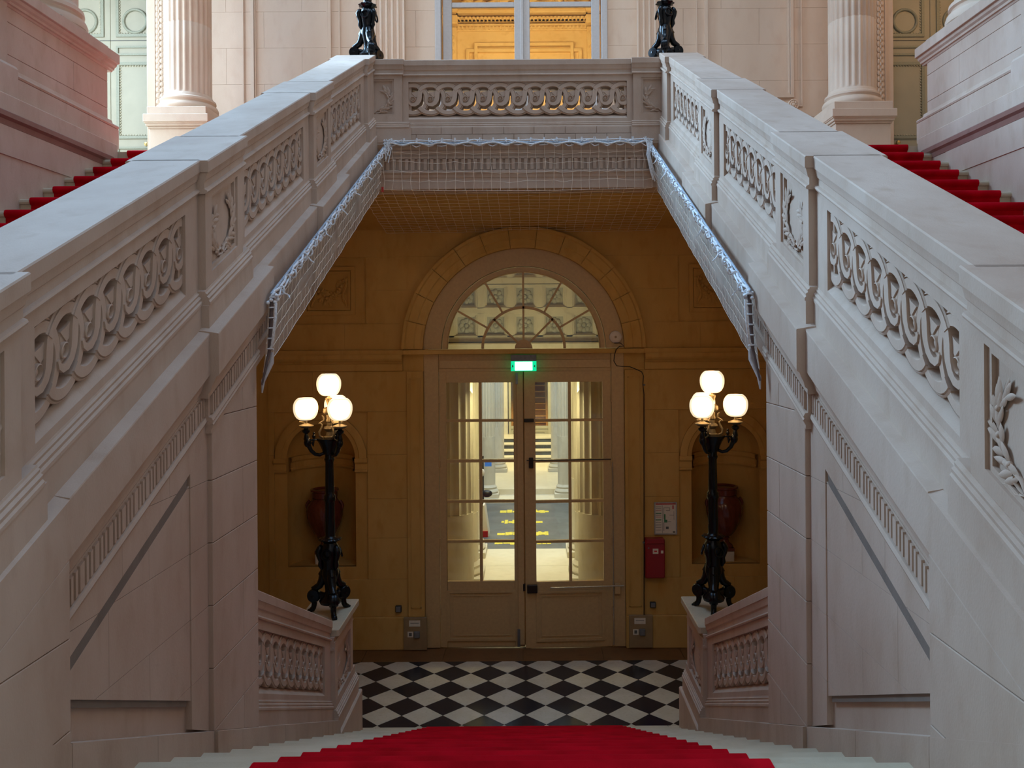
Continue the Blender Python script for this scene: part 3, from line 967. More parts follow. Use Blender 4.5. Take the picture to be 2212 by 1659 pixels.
# landing floor
lf = struct('floor_landing', MB().box(-7, 7, YL + .03, DU + .1, ZL - .3, ZL), M['stone_up'])
bpy.data.objects.remove(lf)
lfm = MB().box(-1.9, 1.9, 9.3, DU + .1, ZL - .06, ZL).box(1.9, 7.6, YL + .02, DU + .5, ZL - .16, ZL).box(-7.6, -1.9, YL + .02, DU + .5, ZL - .16, ZL)
struct('floor_upper', lfm, M['step'])
struct('wall_back_core', MB().box(-7, 7, DW + .6, DU + .1, 1.9, ZL - .16).box(-4.2, 4.2, 9.36, DW + .6, ZL - .16, ZL - .07), M['stone_low'])

# ------------------------------------------------------------------ balustrades
STN = M['stone']
COPING = [(1.58, .885), (1.58, .94), (1.586, .946), (1.934, .946), (1.94, .94), (1.94, .885)]
RAILM = [(1.63, .77), (1.588, .773), (1.584, .782), (1.588, .791), (1.602, .797), (1.602, .832), (1.594, .84), (1.59, .86), (1.583, .886), (1.937, .886), (1.93, .86), (1.92, .84), (1.92, .797), (1.936, .79), (1.936, .773), (1.89, .77)]
BASEM = [(1.63, .270), (1.599, .270), (1.597, .262), (1.588, .256), (1.590, .244), (1.578, .236), (1.580, .222), (1.572, .214), (1.572, .2), (1.94, .2), (1.93, .270)]
PLINTH = [(1.576, .2), (1.576, .04), (1.95, .04), (1.95, .2)]


def off(prof, d, lo=None):
    return [(c - d if c < 1.7 else c + d * .6, t) for c, t in prof]


def ring_mesh(p, R, r, th, tilt):
    """one open ring of the interlace: its upper left end runs on as the neighbour's scroll. Sheared to the pitch p; (c, s, t)"""
    mb = MB()
    n = 32
    b_ = R - r
    pr = [(r, .04), (r, -th * .90), (r + b_ * .08, -th), (R - b_ * .24, -th), (R - b_ * .20, -th * .90), (R - b_ * .15, -th * .90), (R - b_ * .12, -th * .98), (R, -th * .92), (R, .04)]
    vs, fs = [], []
    k = len(pr)
    a0, a1 = math.radians(-143), math.radians(141)
    for i in range(n + 1):
        a = a0 + (a1 - a0) * i / n
        for q, c in pr:
            s_ = q * cos(a)
            vs.append((c + tilt * s_ / R, s_, q * sin(a) + p * s_))
    for i in range(n):
        fs += [(i * k + m_, i * k + (m_ + 1) % k, (i + 1) * k + (m_ + 1) % k, (i + 1) * k + m_) for m_ in range(k)]
    fs += [tuple(range(k)), tuple(range(n * k, n * k + k))]
    return mb.add(vs, fs)


def volute_mesh(p, sc, th):
    """comma-shaped plate with a raised strap curling from the ring into the eye; second mesh is the eye rosette"""
    mb = MB()
    mb2 = MB()
    pts = [(.094, .106), (.083, .085), (.077, .055), (.075, .022), (.068, -.014), (.050, -.044), (.020, -.062), (-.014, -.062), (-.040, -.044), (-.052, -.016)]
    wd = [.028, .026, .025, .025, .024, .022, .019, .015, .011, .007]

    def ribbon_(line, wd, h, back):
        L_, R_ = [], []
        for i, (a, b) in enumerate(line):
            a0, b0 = line[max(i - 1, 0)]
            a1, b1 = line[min(i + 1, len(line) - 1)]
            dx, dz = a1 - a0, b1 - b0
            n_ = math.hypot(dx, dz)
            L_.append((a - dz / n_ * wd[i], b + dx / n_ * wd[i]))
            R_.append((a + dz / n_ * wd[i], b - dx / n_ * wd[i]))
        k = len(line)
        vs = [(back, u, v + p * u) for u, v in L_] + [(back, u, v + p * u) for u, v in R_]
        vs += [(h, u, v + p * u) for u, v in L_] + [(h, u, v + p * u) for u, v in R_]
        fs = []
        for i in range(k - 1):
            fs += [(i, i + 1, k + i + 1, k + i), (2 * k + i, 2 * k + i + 1, 3 * k + i + 1, 3 * k + i), (i, i + 1, 2 * k + i + 1, 2 * k + i), (k + i, k + i + 1, 3 * k + i + 1, 3 * k + i)]
        fs += [(0, k, 3 * k, 2 * k), (k - 1, 2 * k - 1, 4 * k - 1, 3 * k - 1)]
        mb.add(vs, fs)
    ribbon_(pts, wd, -th * 1.02, .05)
    d = .072
    mb.lathe([(d, .06), (d, -th * .80), (d * .96, -th * .83), (.0001, -th * .83)], 24, fn=lambda a, b, c: (c, a, b + p * a))
    mb.prism([(-.045, .066), (-.075, .07), (-.08, .0), (-.07, -.05), (-.05, -.055)], lambda u, v, a: (a, u, v + p * u), .05, -th * .80)
    mb.prism([(-.02, .074), (.03, .078), (.072, .092), (.078, .04), (.03, .02)], lambda u, v, a: (a, u, v + p * u), .05, -th * .90)
    mb2.lathe([(.030, -th * .7), (.030, -th * 1.0), (.026, -th * 1.03), (.021, -th * .80), (.014, -th * .80), (.012, -th * .90), (.0001, -th * .94)], 16, fn=lambda a, b, c: (c, a, b + p * a))
    return mb, mb2


TC = .53
RINGC = {}


def ring_set(key, p, side):
    """shared meshes for one pitch and side; c axis flips with side"""
    k = (key, side)
    if k in RINGC:
        return RINGC[k]
    ext = .30 if key == 'level' else .176
    spx = .207 if key == 'level' else .176
    R, r = .183, .127
    mr = ring_mesh(p, R, r, .085, .007)
    mv, me = volute_mesh(p, (1, 1), .085)
    if key != 'level':
        # the sloped panels pack their rings closer
        for m_ in (mr, mv, me):
            m_.v = [(c, s_ * .86, t - p * s_ + p * s_ * .86) for c, s_, t in m_.v]
    out = []
    for m_ in (mr, mv, me):
        if key == 'level':
            m_.v = [(s_, c, t) for c, s_, t in m_.v]
        else:
            m_.v = [(side * c, s_, t) for c, s_, t in m_.v]
    out = (mr.mesh('ring', 35), mv.mesh('volute', 35), me.mesh('rosette', 35))
    for o_ in out:
        o_.materials.append(STN)
    RINGC[k] = out
    return out


def rings(parent, key, p, side, y0, y1, step, place):
    ms = ring_set(key, p, side)
    n = int(round((y1 - y0) / step))
    st = (y1 - y0) / n
    for i in range(n + 1):
        y = y0 + st * i
        lo = place(y)
        ob('ring', ms[0], None, parent, loc=lo)
        if key == 'level' or 0 <= i <= n:
            v = ob('volute', ms[1], None, parent, loc=lo)
            ob('rosette', ms[2], None, v, loc=lo)


def wreath(parent, fn, sc, tc, p, rotbase, hw=.19, hh=.20):
    """two laurel branches tied at the foot, inside a pier panel. fn(c, t, s) -> world; rotbase(angle) -> euler for a leaf"""
    br = MB()
    knots = MB()
    for q in (-1, 1):
        path = []
        for k in range(13):
            a = k / 12
            th = -PI / 2 + q * (.12 + 2.15 * a)
            r_ = .80 + .16 * sin(PI * a)
            path.append((r_ * hw * cos(th) * .98, r_ * hh * sin(th)))
        br.tube([fn(1.588, tc + b, sc + a) for a, b in path], [.007 - .004 * k / 12 for k in range(13)], 6)
        for k in range(1, 12):
            a, b = path[k]
            a2, b2 = path[min(k + 1, 12)]
            an = math.atan2(b2 - b, a2 - a)
            for z_ in ((-.42, .5) if k % 2 else (.1, -.62)):
                ang = an + z_
                lo = fn(1.585 - random.uniform(0, .008), tc + b, sc + a)
                ob('leaf', LEAF, None, parent, loc=lo, rot=rotbase(ang), sc=(random.uniform(.62, .85), random.uniform(.65, .9), 1.0))
        for k in (3, 6, 9):
            a, b = path[k]
            knots.ell(fn(1.580, tc + b, sc + a), (.012, .012, .012), 8, 6)
    # ribbon bow at the foot
    for q in (-1, 1):
        lp = [(q * x, y) for x, y in ((0, -.155), (.03, -.13), (.06, -.13), (.065, -.155), (.03, -.162), (0, -.158), (.05, -.185), (.09, -.18), (.12, -.195))]
        br.tube([fn(1.582, tc + b, sc + a) for a, b in lp], .009, 6, flat=.8)
    ob('branch', br, STN, parent, smooth=60)
    ob('berries', knots, STN, parent, smooth=60, kind='stuff')


def rail_run(parent, fn, side, y0, y1, zf, p, key, opening, step, endcap=True):
    """one openwork bay between two piers: y0..y1 is the clear run, opening = (o0, o1)"""
    o0, o1 = opening
    ob('coping', MB().prism(COPING, fn, y0, y1), STN, parent)
    ob('rail_moulding', MB().prism(RAILM, fn, y0, y1), STN, parent)
    ob('base_moulding', MB().prism(BASEM, fn, y0, y1), STN, parent)
    ob('plinth', MB().prism(PLINTH, fn, y0, y1), STN, parent)
    T0, T1 = .35, .71
    fr_ = MB()
    fr_.prism([(1.60, T1), (1.60, .775), (1.92, .775), (1.92, T1)], fn, y0, y1)
    fr_.prism([(1.60, .27), (1.60, T0 - .045), (1.64, T0 - .002), (1.88, T0 - .002), (1.92, T0 - .045), (1.92, .27)], fn, y0, y1)
    fr_.prism([(1.60, T0 - .045), (1.60, T1), (1.92, T1), (1.92, T0 - .045)], fn, y0, o0)
    fr_.prism([(1.60, T0 - .045), (1.60, T1), (1.92, T1), (1.92, T0 - .045)], fn, o1, y1)
    ob('panel_frame', fr_, STN, parent)
    st = MB()
    e = .022
    st.prism([(1.625, T1 - e), (1.625, T1), (1.895, T1), (1.895, T1 - e)], fn, o0, o1)
    st.prism([(1.625, T0), (1.625, T1), (1.895, T1), (1.895, T0)], fn, o0, o0 + .03)
    st.prism([(1.625, T0), (1.625, T1), (1.895, T1), (1.895, T0)], fn, o1 - .03, o1)
    ob('panel_fillet', st, STN, parent)


def pier(parent, fn, y0, y1, rot, p, leafs=True, capext=.0, name='pier'):
    """pier with capped coping, moulded base and a laurel panel"""
    ym = (y0 + y1) / 2
    a = (y1 - y0) / 2
    pa = a - .085
    b = MB()
    b.prism([(1.590, .272), (1.590, .80), (1.945, .80), (1.945, .272)], fn, y0 + .004, y1 - .004)
    pb = ob(name, b, STN, parent)
    f_ = MB()
    T0, T1, e = .335, .735, .022
    f_.prism([(1.562, .27), (1.562, T0), (1.60, T0), (1.60, .27)], fn, y0, y1)
    f_.prism([(1.562, T1), (1.562, .79), (1.60, .79), (1.60, T1)], fn, y0, y1)
    f_.prism([(1.562, T0), (1.562, T1), (1.60, T1), (1.60, T0)], fn, y0, ym - pa)
    f_.prism([(1.562, T0), (1.562, T1), (1.60, T1), (1.60, T0)], fn, ym + pa, y1)
    ob('pier_frame', f_, STN, pb)
    f_ = MB()
    f_.prism([(1.574, T0), (1.574, T0 + e), (1.60, T0 + e), (1.60, T0)], fn, ym - pa, ym + pa)
    f_.prism([(1.574, T1 - e), (1.574, T1), (1.60, T1), (1.60, T1 - e)], fn, ym - pa, ym + pa)
    f_.prism([(1.574, T0 + e), (1.574, T1 - e), (1.60, T1 - e), (1.60, T0 + e)], fn, ym - pa, ym - pa + e)
    f_.prism([(1.574, T0 + e), (1.574, T1 - e), (1.60, T1 - e), (1.60, T0 + e)], fn, ym + pa - e, ym + pa)
    ob('panel_fillet', f_, STN, pb)
    ob('pier_cap', MB().prism(off(COPING, .042), fn, y0 - .02, y1 + .02), STN, parent)
    ob('cap_moulding', MB().prism(off(RAILM, .040), fn, y0 - .015, y1 + .015), STN, parent)
    ob('base_moulding', MB().prism(off(BASEM, .040), fn, y0 - .02, y1 + .08), STN, parent)
    ob('plinth', MB().prism(off(PLINTH, .040), fn, y0 - .025, y1 + .1), STN, parent)
    if leafs:
        wreath(pb, fn, ym, TC, p, rot, hw=pa - .03, hh=.165)
    return pb


def leaf_rot(side):
    # leaf lies in the flank plane (local z toward the stairwell), y along the branch direction
    def f(an):
        ydir = Vector((0, cos(an), sin(an)))
        zdir = Vector((-side, 0, 0))
        xdir = ydir.cross(zdir)
        m = Matrix((xdir, ydir, zdir)).transposed()
        # sink the tip slightly into the panel
        return m.to_euler()
    return f


def leaf_rot_level(an):
    ydir = Vector((cos(an), 0, sin(an)))
    zdir = Vector((0, -1, 0))
    xdir = ydir.cross(zdir)
    return Matrix((xdir, ydir, zdir)).transposed().to_euler()


PIERS = [(2.16, 2.72), (4.28, 4.84), (6.45, 7.01), (8.62, 8.98)]
OPEN = [(2.86, 4.12), (4.98, 6.29), (7.14, 8.46)]
for s, nm in ((-1, 'left'), (1, 'right')):
    fn = flank(s, zup)
    b = root('stone_balustrade', (s * 1.76, 5, zup(5)), 'carved stone balustrade of interlaced rings climbing on the %s side' % nm, 'balustrade')
    b['label'] = ('carved ring balustrade with wreath piers climbing on the left of the stairwell' if s < 0 else 'carved ring balustrade with wreath piers climbing on the right of the stairwell')
    for k, (y0, y1) in enumerate(PIERS[:3]):
        pier(b, fn, y0, y1, leaf_rot(s), PU)
    # corner pier at the landing, plain
    pb = ob('pier', MB().prism([(1.562, .27), (1.562, .80), (1.945, .80), (1.945, .27)], fn, 8.62, 9.02), STN, b)
    ob('pier_cap', MB().prism(off(COPING, .042), fn, 8.60, 8.96), STN, b)
    ob('cap_moulding', MB().prism(off(RAILM, .040), fn, 8.605, 8.97), STN, b)
    ob('base_moulding', MB().prism(off(BASEM, .040), fn, 8.60, 9.0), STN, b)
    ob('plinth', MB().prism(off(PLINTH, .040), fn, 8.60, 9.0), STN, b)
    runs = [(1.2, 2.16), (2.72, 4.28), (4.84, 6.45), (7.01, 8.62)]
    for k, (y0, y1) in enumerate(runs):
        if k == 0:
            ob('coping', MB().prism(COPING, fn, y0, y1), STN, b)
            ob('rail_body', MB().prism([(1.60, .05), (1.60, .8), (1.92, .8), (1.92, .05)], fn, y0, y1), STN, b)
            continue
        rail_run(b, fn, s, y0, y1, zup, PU, 'up', OPEN[k - 1], .176)
        o0, o1 = OPEN[k - 1]
        rings(b, 'up', PU, s, o0 + .045, o1 - .045, .176, lambda y: (s * 1.698, y, TC + zup(y)))
        # a second face of rings is the same ring seen from the stair side

    # string course under the rail
    FAS = [(1.60, .085), (1.522, .072), (1.520, .066), (1.520, -.14), (1.534, -.15), (1.540, -.165), (1.556, -.20), (1.562, -.225), (1.575, -.235), (1.575, -.262), (1.70, -.262), (1.70, .085)]
    DEN = [(1.572, -.26), (1.572, -.372), (1.556, -.376), (1.548, -.392), (1.556, -.41), (1.576, -.414), (1.70, -.414), (1.70, -.26)]
    offs = lambda pr, d: [(c - d if c < 1.65 else c, t) for c, t in pr]
    sc_ = ob('string_course', MB().prism(FAS, fn, 2.93, 4.22), STN, b)
    for (a0, a1) in ((5.14, 6.38), (7.34, 9.0)):
        ob('string_course', MB().prism(FAS, fn, a0 + .002, a1 - .002), STN, b)
    for (a0, a1) in ((4.22, 5.14), (6.38, 7.34)):
        ob('string_pier', MB().prism(offs(FAS, .045), fn, a0, a1), STN, b)
    ob('string_pier', MB().prism([(1.520, .066), (1.60, .085), (1.75, .085), (1.75, -.14), (1.520, -.14)], fn, 1.2, 2.93), STN, b)
    ob('string_frieze', MB().prism(DEN, fn, 2.93, 4.25), STN, b)
    ob('string_frieze', MB().prism(offs(DEN, .03), fn, 4.25, 5.0), STN, b)
    ob('string_frieze', MB().prism(DEN, fn, 5.0, 9.0), STN, b)
    ob('string_soffit', MB().prism([(1.574, -.41), (1.70, -.41), (1.70, -.53), (1.574, -.53)], fn, 4.98, 9.0), STN, b)
    fl_ = MB()
    y = 2.96
    k = 0
    while y < 8.9:
        pc_ = .045 if 4.25 < y < 5.0 else 0
        c_ = 1.560 - pc_ * .7
        fl_.prism([(c_, -.270), (c_, -.367), (1.58, -.367), (1.58, -.270)], fn, y, y + (.016 if k % 3 else .030))
        y += .031 if k % 3 else .044
        k += 1
    ob('fluted_band', fl_, STN, b, kind='stuff')

    # ---- flank wall under the flight
    wl = struct('wall_' + nm, MB().prism([(2.9, ZF), (4.97, ZF), (4.97, zup(4.97) - .40), (2.9, zup(2.9) - .40)], lambda u, v, a: (s * a, u, v), 1.60, 1.95), STN)
    fs_ = lambda u, v, a: (s * a, u, v)
    crs = [-4.0 + .02 + .325 * k for k in range(14)]
    # field above the sloped edge, recessed
    top = lambda y: zup(y) - .40
    skt = lambda y: zdn(y) + .10
    e = lambda y: zup(y) - .545
    ft = lambda y: zdn(y) + .255
    YP = 4.03
    # upper strip and end of the panel stand forward; a sunk channel and a sunk foot frame the triangular slab
    blocks(wl, [(2.93, e(2.93)), (YP + .03, e(YP + .03)), (YP + .03, top(YP + .03)), (2.93, top(2.93))], crs, .9, fs_, 1.560, 1.62, STN, gap=.002, bev=0)
    blocks(wl, [(YP + .03, skt(YP)), (4.28, skt(4.28)), (4.28, top(4.28)), (YP + .03, top(YP + .03))], crs, .9, fs_, 1.560, 1.62, STN, gap=.002, bev=0)
    blocks(wl, [(2.93, ft(2.93)), (YP + .03, ft(YP + .03)), (YP + .03, e(YP + .03) - .06), (2.93, e(2.93) - .06)], crs, .70, fs_, 1.566, 1.62, STN, gap=.002, off=1, bev=0, name='panel_block')
    ob('panel_chamfer', MB().prism([(1.62, .004), (1.561, .004), (1.567, -.064), (1.62, -.064)], lambda c, t, y: (s * c, y, e(y) + t), 2.93, YP), M['dust_shade'], wl)
    ob('foot_shade_strip', MB().prism([(1.62, .0), (1.575, .0), (1.575, -.03), (1.62, -.03)], lambda c, t, y: (s * c, y, ft(y) + t), 2.93, YP), M['dust_shade'], wl)  # dark strip painted in as the shade under the slab edge
    ob('sunk_field', MB().prism([(2.93, skt(2.93) - .1), (4.2, skt(4.2) - .1), (4.2, top(4.2)), (2.93, top(2.93))], fs_, 1.592, 1.64), STN, wl)
    # pilaster and the big start pier in courses
    pil = [(4.28, skt(4.28)), (4.98, skt(4.98)), (4.98, top(4.98)), (4.28, top(4.28))]
    blocks(wl, pil, crs, .9, fs_, 1.535, 1.62, STN, gap=.003, bev=.003)
    ob('pilaster_end', MB().box(min(s * 1.56, s * 1.93), max(s * 1.56, s * 1.93), 4.93, 4.979, ZF, zup(4.95) - .4), STN, wl)
    sp = [(1.2, ZF), (2.925, ZF), (2.925, zup(2.925) - .143), (1.2, zup(1.2) - .143)]
    blocks(wl, sp, crs, 1.1, fs_, 1.520, 1.75, STN, gap=.003, bev=.003)
    ob('pilaster_cap', MB().prism([(1.62, -.40), (1.528, -.40), (1.518, -.415), (1.528, -.435), (1.531, -.44), (1.531, -.46), (1.62, -.46)], fn, 4.255, 5.0), STN, wl)
    # skirting along the central flight
    sk = [(2.93, zdn(2.93) - .5), (2.93, skt(2.93)), (7.06, skt(7.06)), (7.06, ZF), (6.0, ZF)]
    bb = struct('baseboard_' + nm, MB().prism([(4.24, zdn(4.24) - .45), (5.05, zdn(5.05) - .45), (5.05, skt(5.05)), (4.24, skt(4.24))], fs_, 1.500, 1.6), STN)
    ys = [1.9, 2.93, 3.6, 4.24]
    for k in range(3):
        ob('skirting_slab', MB().prism([(ys[k], zdn(ys[k]) - .45), (ys[k + 1] - .003, zdn(ys[k + 1]) - .45), (ys[k + 1] - .003, skt(ys[k + 1])), (ys[k], skt(ys[k]))], fs_, 1.518, 1.6), STN, bb)
    ys = [5.053, 5.45, 6.0, 6.6, 7.02]
    for k in range(4):
        ob('skirting_slab', MB().prism([(ys[k], zdn(ys[k]) - .4), (ys[k + 1] - .003, zdn(ys[k + 1]) - .4), (ys[k + 1] - .003, skt(ys[k + 1])), (ys[k], skt(ys[k]))], fs_, 1.518, 1.95), STN, bb)

    # ---- lower balustrade running down to the newel
    fd = flank(s, zdn)
    lb = root('stone_balustrade', (s * 1.76, 6.4, zdn(6.4)), 'low', 'balustrade')
    lb['label'] = ('short ring balustrade descending to the newel under the left candelabrum' if s < 0 else 'short ring balustrade descending to the newel under the right candelabrum')
    rail_run(lb, fd, s, 4.985, 7.02, zdn, -PD, 'down', (5.0, 6.82), .177)
    rings(lb, 'down', -PD, s, 5.06, 6.78, .177, lambda y: (s * 1.698, y, TC + zdn(y)))
    zn = -2.477
    lv = flank(s, lambda y: zn - .946)
    n0, n1 = 7.02, 7.72
    nb = ob('newel', MB().prism([(1.590, .23), (1.590, .88), (1.945, .88), (1.945, .23)], lv, n0 + .006, n1 - .004), STN, lb)
    f_ = MB()
    pa0, pa1 = n0 + .09, n1 - .09
    f_.prism([(1.562, .23), (1.562, .33), (1.60, .33), (1.60, .23)], lv, n0, n1)
    f_.prism([(1.562, .75), (1.562, .84), (1.60, .84), (1.60, .75)], lv, n0, n1)
    f_.prism([(1.562, .33), (1.562, .75), (1.60, .75), (1.60, .33)], lv, n0, pa0)
    f_.prism([(1.562, .33), (1.562, .75), (1.60, .75), (1.60, .33)], lv, pa1, n1)
    ob('pier_frame', f_, STN, nb)
    wreath(nb, lv, (n0 + n1) / 2, .53, 0, leaf_rot(s), hw=.24, hh=.17)
    cc = ob('newel_slab', MB().prism([(1.545, 7.03), (1.53, 7.045), (1.53, 7.86), (1.96, 7.86), (1.96, 7.03)], lambda u, v, a: (s * u, v, a), zn - .062, zn), M['step'], lb, bev=.006)
    ob('cap_moulding', MB().prism(off(RAILM, .02), lv, n0 - .01, n1 + .05), STN, lb)
    ob('base_moulding', MB().prism(off(BASEM, .045), lv, n0 - .01, n1 + .1).prism([(1.534, .06), (1.534, .2), (1.97, .2), (1.97, .06)], lv, n0 - .012, n1 + .11), STN, lb)
    ob('newel_plinth', MB().box(min(s * 1.512, s * 1.98), max(s * 1.512, s * 1.98), n0 + .0, 7.90, ZF, -3.345), STN, lb, bev=.01)
    ob('newel_core', MB().box(min(s * 1.56, s * 1.94), max(s * 1.56, s * 1.94), n0 + .02, n1 + .08, -3.4, zn - .6), STN, lb)

# ------------------------------------------------------------------ landing balustrade and fascia
YF = 9.0
fl_ = lambda c, t, x: (x, YF + c - 1.60, t + 2.075)
lb = root('stone_balustrade', (0, YF, ZL), 'level ring balustrade across the front of the upper landing', 'balustrade')
XI = 1.255
rail_run(lb, fl_, 1, -XI - .02, XI + .02, None, 0, 'level', (-1.19, 1.19), .207)
RX = ring_set('level', 0, 1)
for i in range(13):
    x = -1.19 + .045 + (2.38 - .09) * i / 12 - .0
    lo = (x, YF + .098, TC + 2.075)
    ob('ring', RX[0], None, lb, loc=lo)
    v = ob('volute', RX[1], None, lb, loc=lo)
    ob('rosette', RX[2], None, v, loc=lo)
for s in (-1, 1):
    y0, y1 = sorted((s * XI, s * 1.86))
    pier(lb, fl_, y0, y1, leaf_rot_level, 0)
# fascia: two courses of blocks, fluted beam below
fas = struct('trim_1', MB().box(-1.62, 1.62, YF - .01, YF + .36, 1.62, 2.12), STN)
xs = [P(v_, 290, YF - .03)[0] for v_ in (808, 877, 953, 1020, 1088, 1153.6, 1221, 1288.6, 1361, 1432)]
zr = [2.125, 2.205, 2.285]
for r in range(2):
    for i in range(len(xs) - 1):
        sh = 0 if r else .11
        ob('stone_block', MB().box(xs[i] + .002 + sh * (i > 0), xs[i + 1] - .002 + sh * (i < len(xs) - 2), YF - .035, YF + .3, zr[r] + .002, zr[r + 1] - .002), STN, fas, bev=.003)
ob('beam_ledge', MB().prism([(YF - .06, 2.125), (YF - .06, 2.09), (YF - .035, 2.06), (YF - .015, 2.03), (YF + .1, 2.03), (YF + .1, 2.125)], lambda u, v, x: (x, u, v), -1.56, 1.56), STN, fas)
fb = MB()
x = -1.5
while x < 1.5:
    fb.box(x, x + .036, YF - .04, YF, 1.82, 1.945)
    fb.box(x, x + .068, YF - .04, YF, 1.94, 1.965)
    x += .068
ob('fluted_band', fb, STN, fas, kind='stuff')
ob('beam_moulding', MB().prism([(YF - .04, 1.815), (YF - .045, 1.79), (YF - .025, 1.77), (YF - .02, 1.74), (YF, 1.74), (YF + .05, 1.815)], lambda u, v, x: (x, u, v), -1.56, 1.56), STN, fas)
ob('beam_moulding', MB().prism([(YF - .03, 2.03), (YF - .03, 2.0), (YF - .02, 1.985), (YF - .012, 1.96), (YF, 1.96), (YF + .05, 2.03)], lambda u, v, x: (x, u, v), -1.56, 1.56), STN, fas)

# ------------------------------------------------------------------ candelabra
GL_TOP = MB().lathe([(.05, -.098), (.066, -.091), (.08, -.08), (.091, -.064), (.1, -.046), (.1055, -.026), (.1085, -.005), (.109, .015), (.107, .035), (.102, .053), (.093, .07), (.08, .086), (.064, .098), (.06, .096), (.085, .072)], 56).mesh('globe', 80)
GL_TOP.materials.append(M['globe'])
LAMPM = {}


def lamp_mesh(key, mb, smooth, mat):
    if key not in LAMPM:
        me = mb().mesh(key[0], smooth)
        me.materials.append(mat)
        LAMPM[key] = me
    return LAMPM[key]


def leg_mb(a):
    m = MB()
    u = (cos(a), sin(a))
    pt_ = lambda r, z, q=0: (u[0] * r - u[1] * q, u[1] * r + u[0] * q, z)
    # leg: body down in an S to the knee scroll, then to the paw
    m.tube([pt_(.045, .40), pt_(.062, .34), pt_(.075, .29), (pt_(.10, .245)), pt_(.135, .225), pt_(.16, .222), pt_(.168, .235)], [.040, .042, .038, .034, .031, .026, .014], 10)
    for q in (-.022, .022):
        m.lathe([(.054, -.026), (.062, -.012), (.062, .012), (.054, .026), (.0001, .028)], 18, fn=lambda x, y, z: pt_(.15 + x, .155 + y, z + q * .5))
        m.lathe([(.02, -.0), (.016, .012), (.0001, .016)], 10, fn=lambda x, y, z: pt_(.15 + x, .155 + y, (z + .026) * (1 if q > 0 else -1)))
    m.tube([pt_(.155, .12), pt_(.15, .08), pt_(.158, .045), pt_(.175, .022)], [.032, .026, .024, .026], 8)
    m.ell(pt_(.187, .018), (.028, .028, .018), 10, 6)
    for q in (-.014, 0, .014):
        m.ell(pt_(.212, .010, q), (.010, .010, .010), 8, 5)
    # brace back to the middle
    m.tube([pt_(.10, .165), pt_(.06, .15), pt_(.02, .155)], [.032, .036, .04], 8)
    m.tube([pt_(.06, .32), pt_(.078, .355), pt_(.066, .40)], [.03, .034, .016], 8)
    return m


def stem_mb():
    fl = lambda a, z: 1 - (.10 * abs(sin(6 * a)) if (.70 < z < 1.02 or 1.08 < z < 1.38) else 0)
    pr = [(.03, .075), (.09, .09), (.10, .115), (.085, .135), (.06, .16), (.045, .20), (.052, .26), (.068, .32), (.078, .36), (.068, .42), (.070, .47), (.082, .52), (.088, .56), (.080, .60), (.062, .625), (.058, .635), (.082, .655), (.092, .665), (.086, .675), (.052, .685), (.044, .70)]
    m = MB().lathe(pr, 24)
    m2 = [(.044, .70), (.046, .75), (.045, .85), (.043, .95), (.045, 1.0), (.052, 1.015), (.055, 1.03), (.05, 1.045), (.052, 1.06), (.04, 1.075), (.041, 1.10), (.039, 1.2), (.037, 1.3), (.036, 1.36), (.040, 1.37), (.042, 1.375), (.046, 1.39), (.04, 1.40), (.038, 1.44)]
    m.lathe(m2, 48, rad=fl)
    return m


def ring_mb():
    ptf = lambda r, q, z: (r, q, z)
    return MB().tube([ptf(.094 - .012 * sin(b), .042 * cos(b), .545 + .042 * sin(b)) for b in [2 * PI * i / 16 for i in range(16)]], .009, 6, closed=True)


def mask_mb():
    m = MB().tube([(.074, 0, .40), (.086, 0, .44), (.084, 0, .48), (.098, 0, .53), (.104, 0, .565), (.090, 0, .60), (.080, 0, .622)], [.010, .024, .020, .026, .030, .026, .010], 9)
    return m


def collar_mb():
    return MB().lathe([(.070, .655), (.090, .660), (.098, .668), (.088, .678), (.05, .684), (.05, .655)], 40, rad=lambda a, z: 1 + (.10 * cos(10 * a) if .657 < z < .68 else 0))


def basin_mb():
    m = MB().lathe([(.045, 1.43), (.055, 1.445), (.065, 1.48), (.085, 1.525), (.105, 1.555), (.112, 1.565), (.112, 1.578), (.095, 1.58), (.0001, 1.575)], 28, rad=lambda a, z: 1 + (.04 * cos(12 * a) if z < 1.55 else 0))
    return m


def arm_mb(a):
    m = MB()
    u = (cos(a), sin(a))
    q = lambda r, z: (u[0] * r, u[1] * r, z)
    m.tube([q(.05, 1.445), q(.085, 1.43), q(.125, 1.44), q(.16, 1.475), q(.185, 1.53), q(.20, 1.585), q(.202, 1.63)], [.014, .015, .016, .018, .022, .026, .014], 8)
    m.ell(q(.19, 1.55), (.034, .034, .045), 10, 8)
    m.tube([q(.135, 1.565), q(.145, 1.54), q(.14, 1.51)], [.008, .014, .004], 6)
    m.tube([q(.10, 1.57), q(.14, 1.572), q(.175, 1.565)], .009, 6)
    m.ell(q(.135, 1.60), (.016, .016, .02), 8, 6)
    m.ell(q(.135, 1.628), (.01, .01, .012), 8, 6)
    m.lathe([(.02, 1.63), (.035, 1.645), (.036, 1.66), (.02, 1.668), (.024, 1.68)], 14, q(.202, 0))
    return m


def pan_mb(a):
    u = (cos(a), sin(a))
    c = (u[0] * .202, u[1] * .202, 0)
    m = MB().lathe([(.02, 1.676), (.04, 1.682), (.066, 1.697), (.064, 1.703), (.03, 1.716), (.012, 1.722), (.010, 1.75), (.016, 1.752)], 20, c)
    m.tube([(c[0], c[1], 1.728), (c[0] + .03, c[1] - .02, 1.731), (c[0] + .055, c[1] - .03, 1.735)], [.004, .005, .007], 6)
    return m


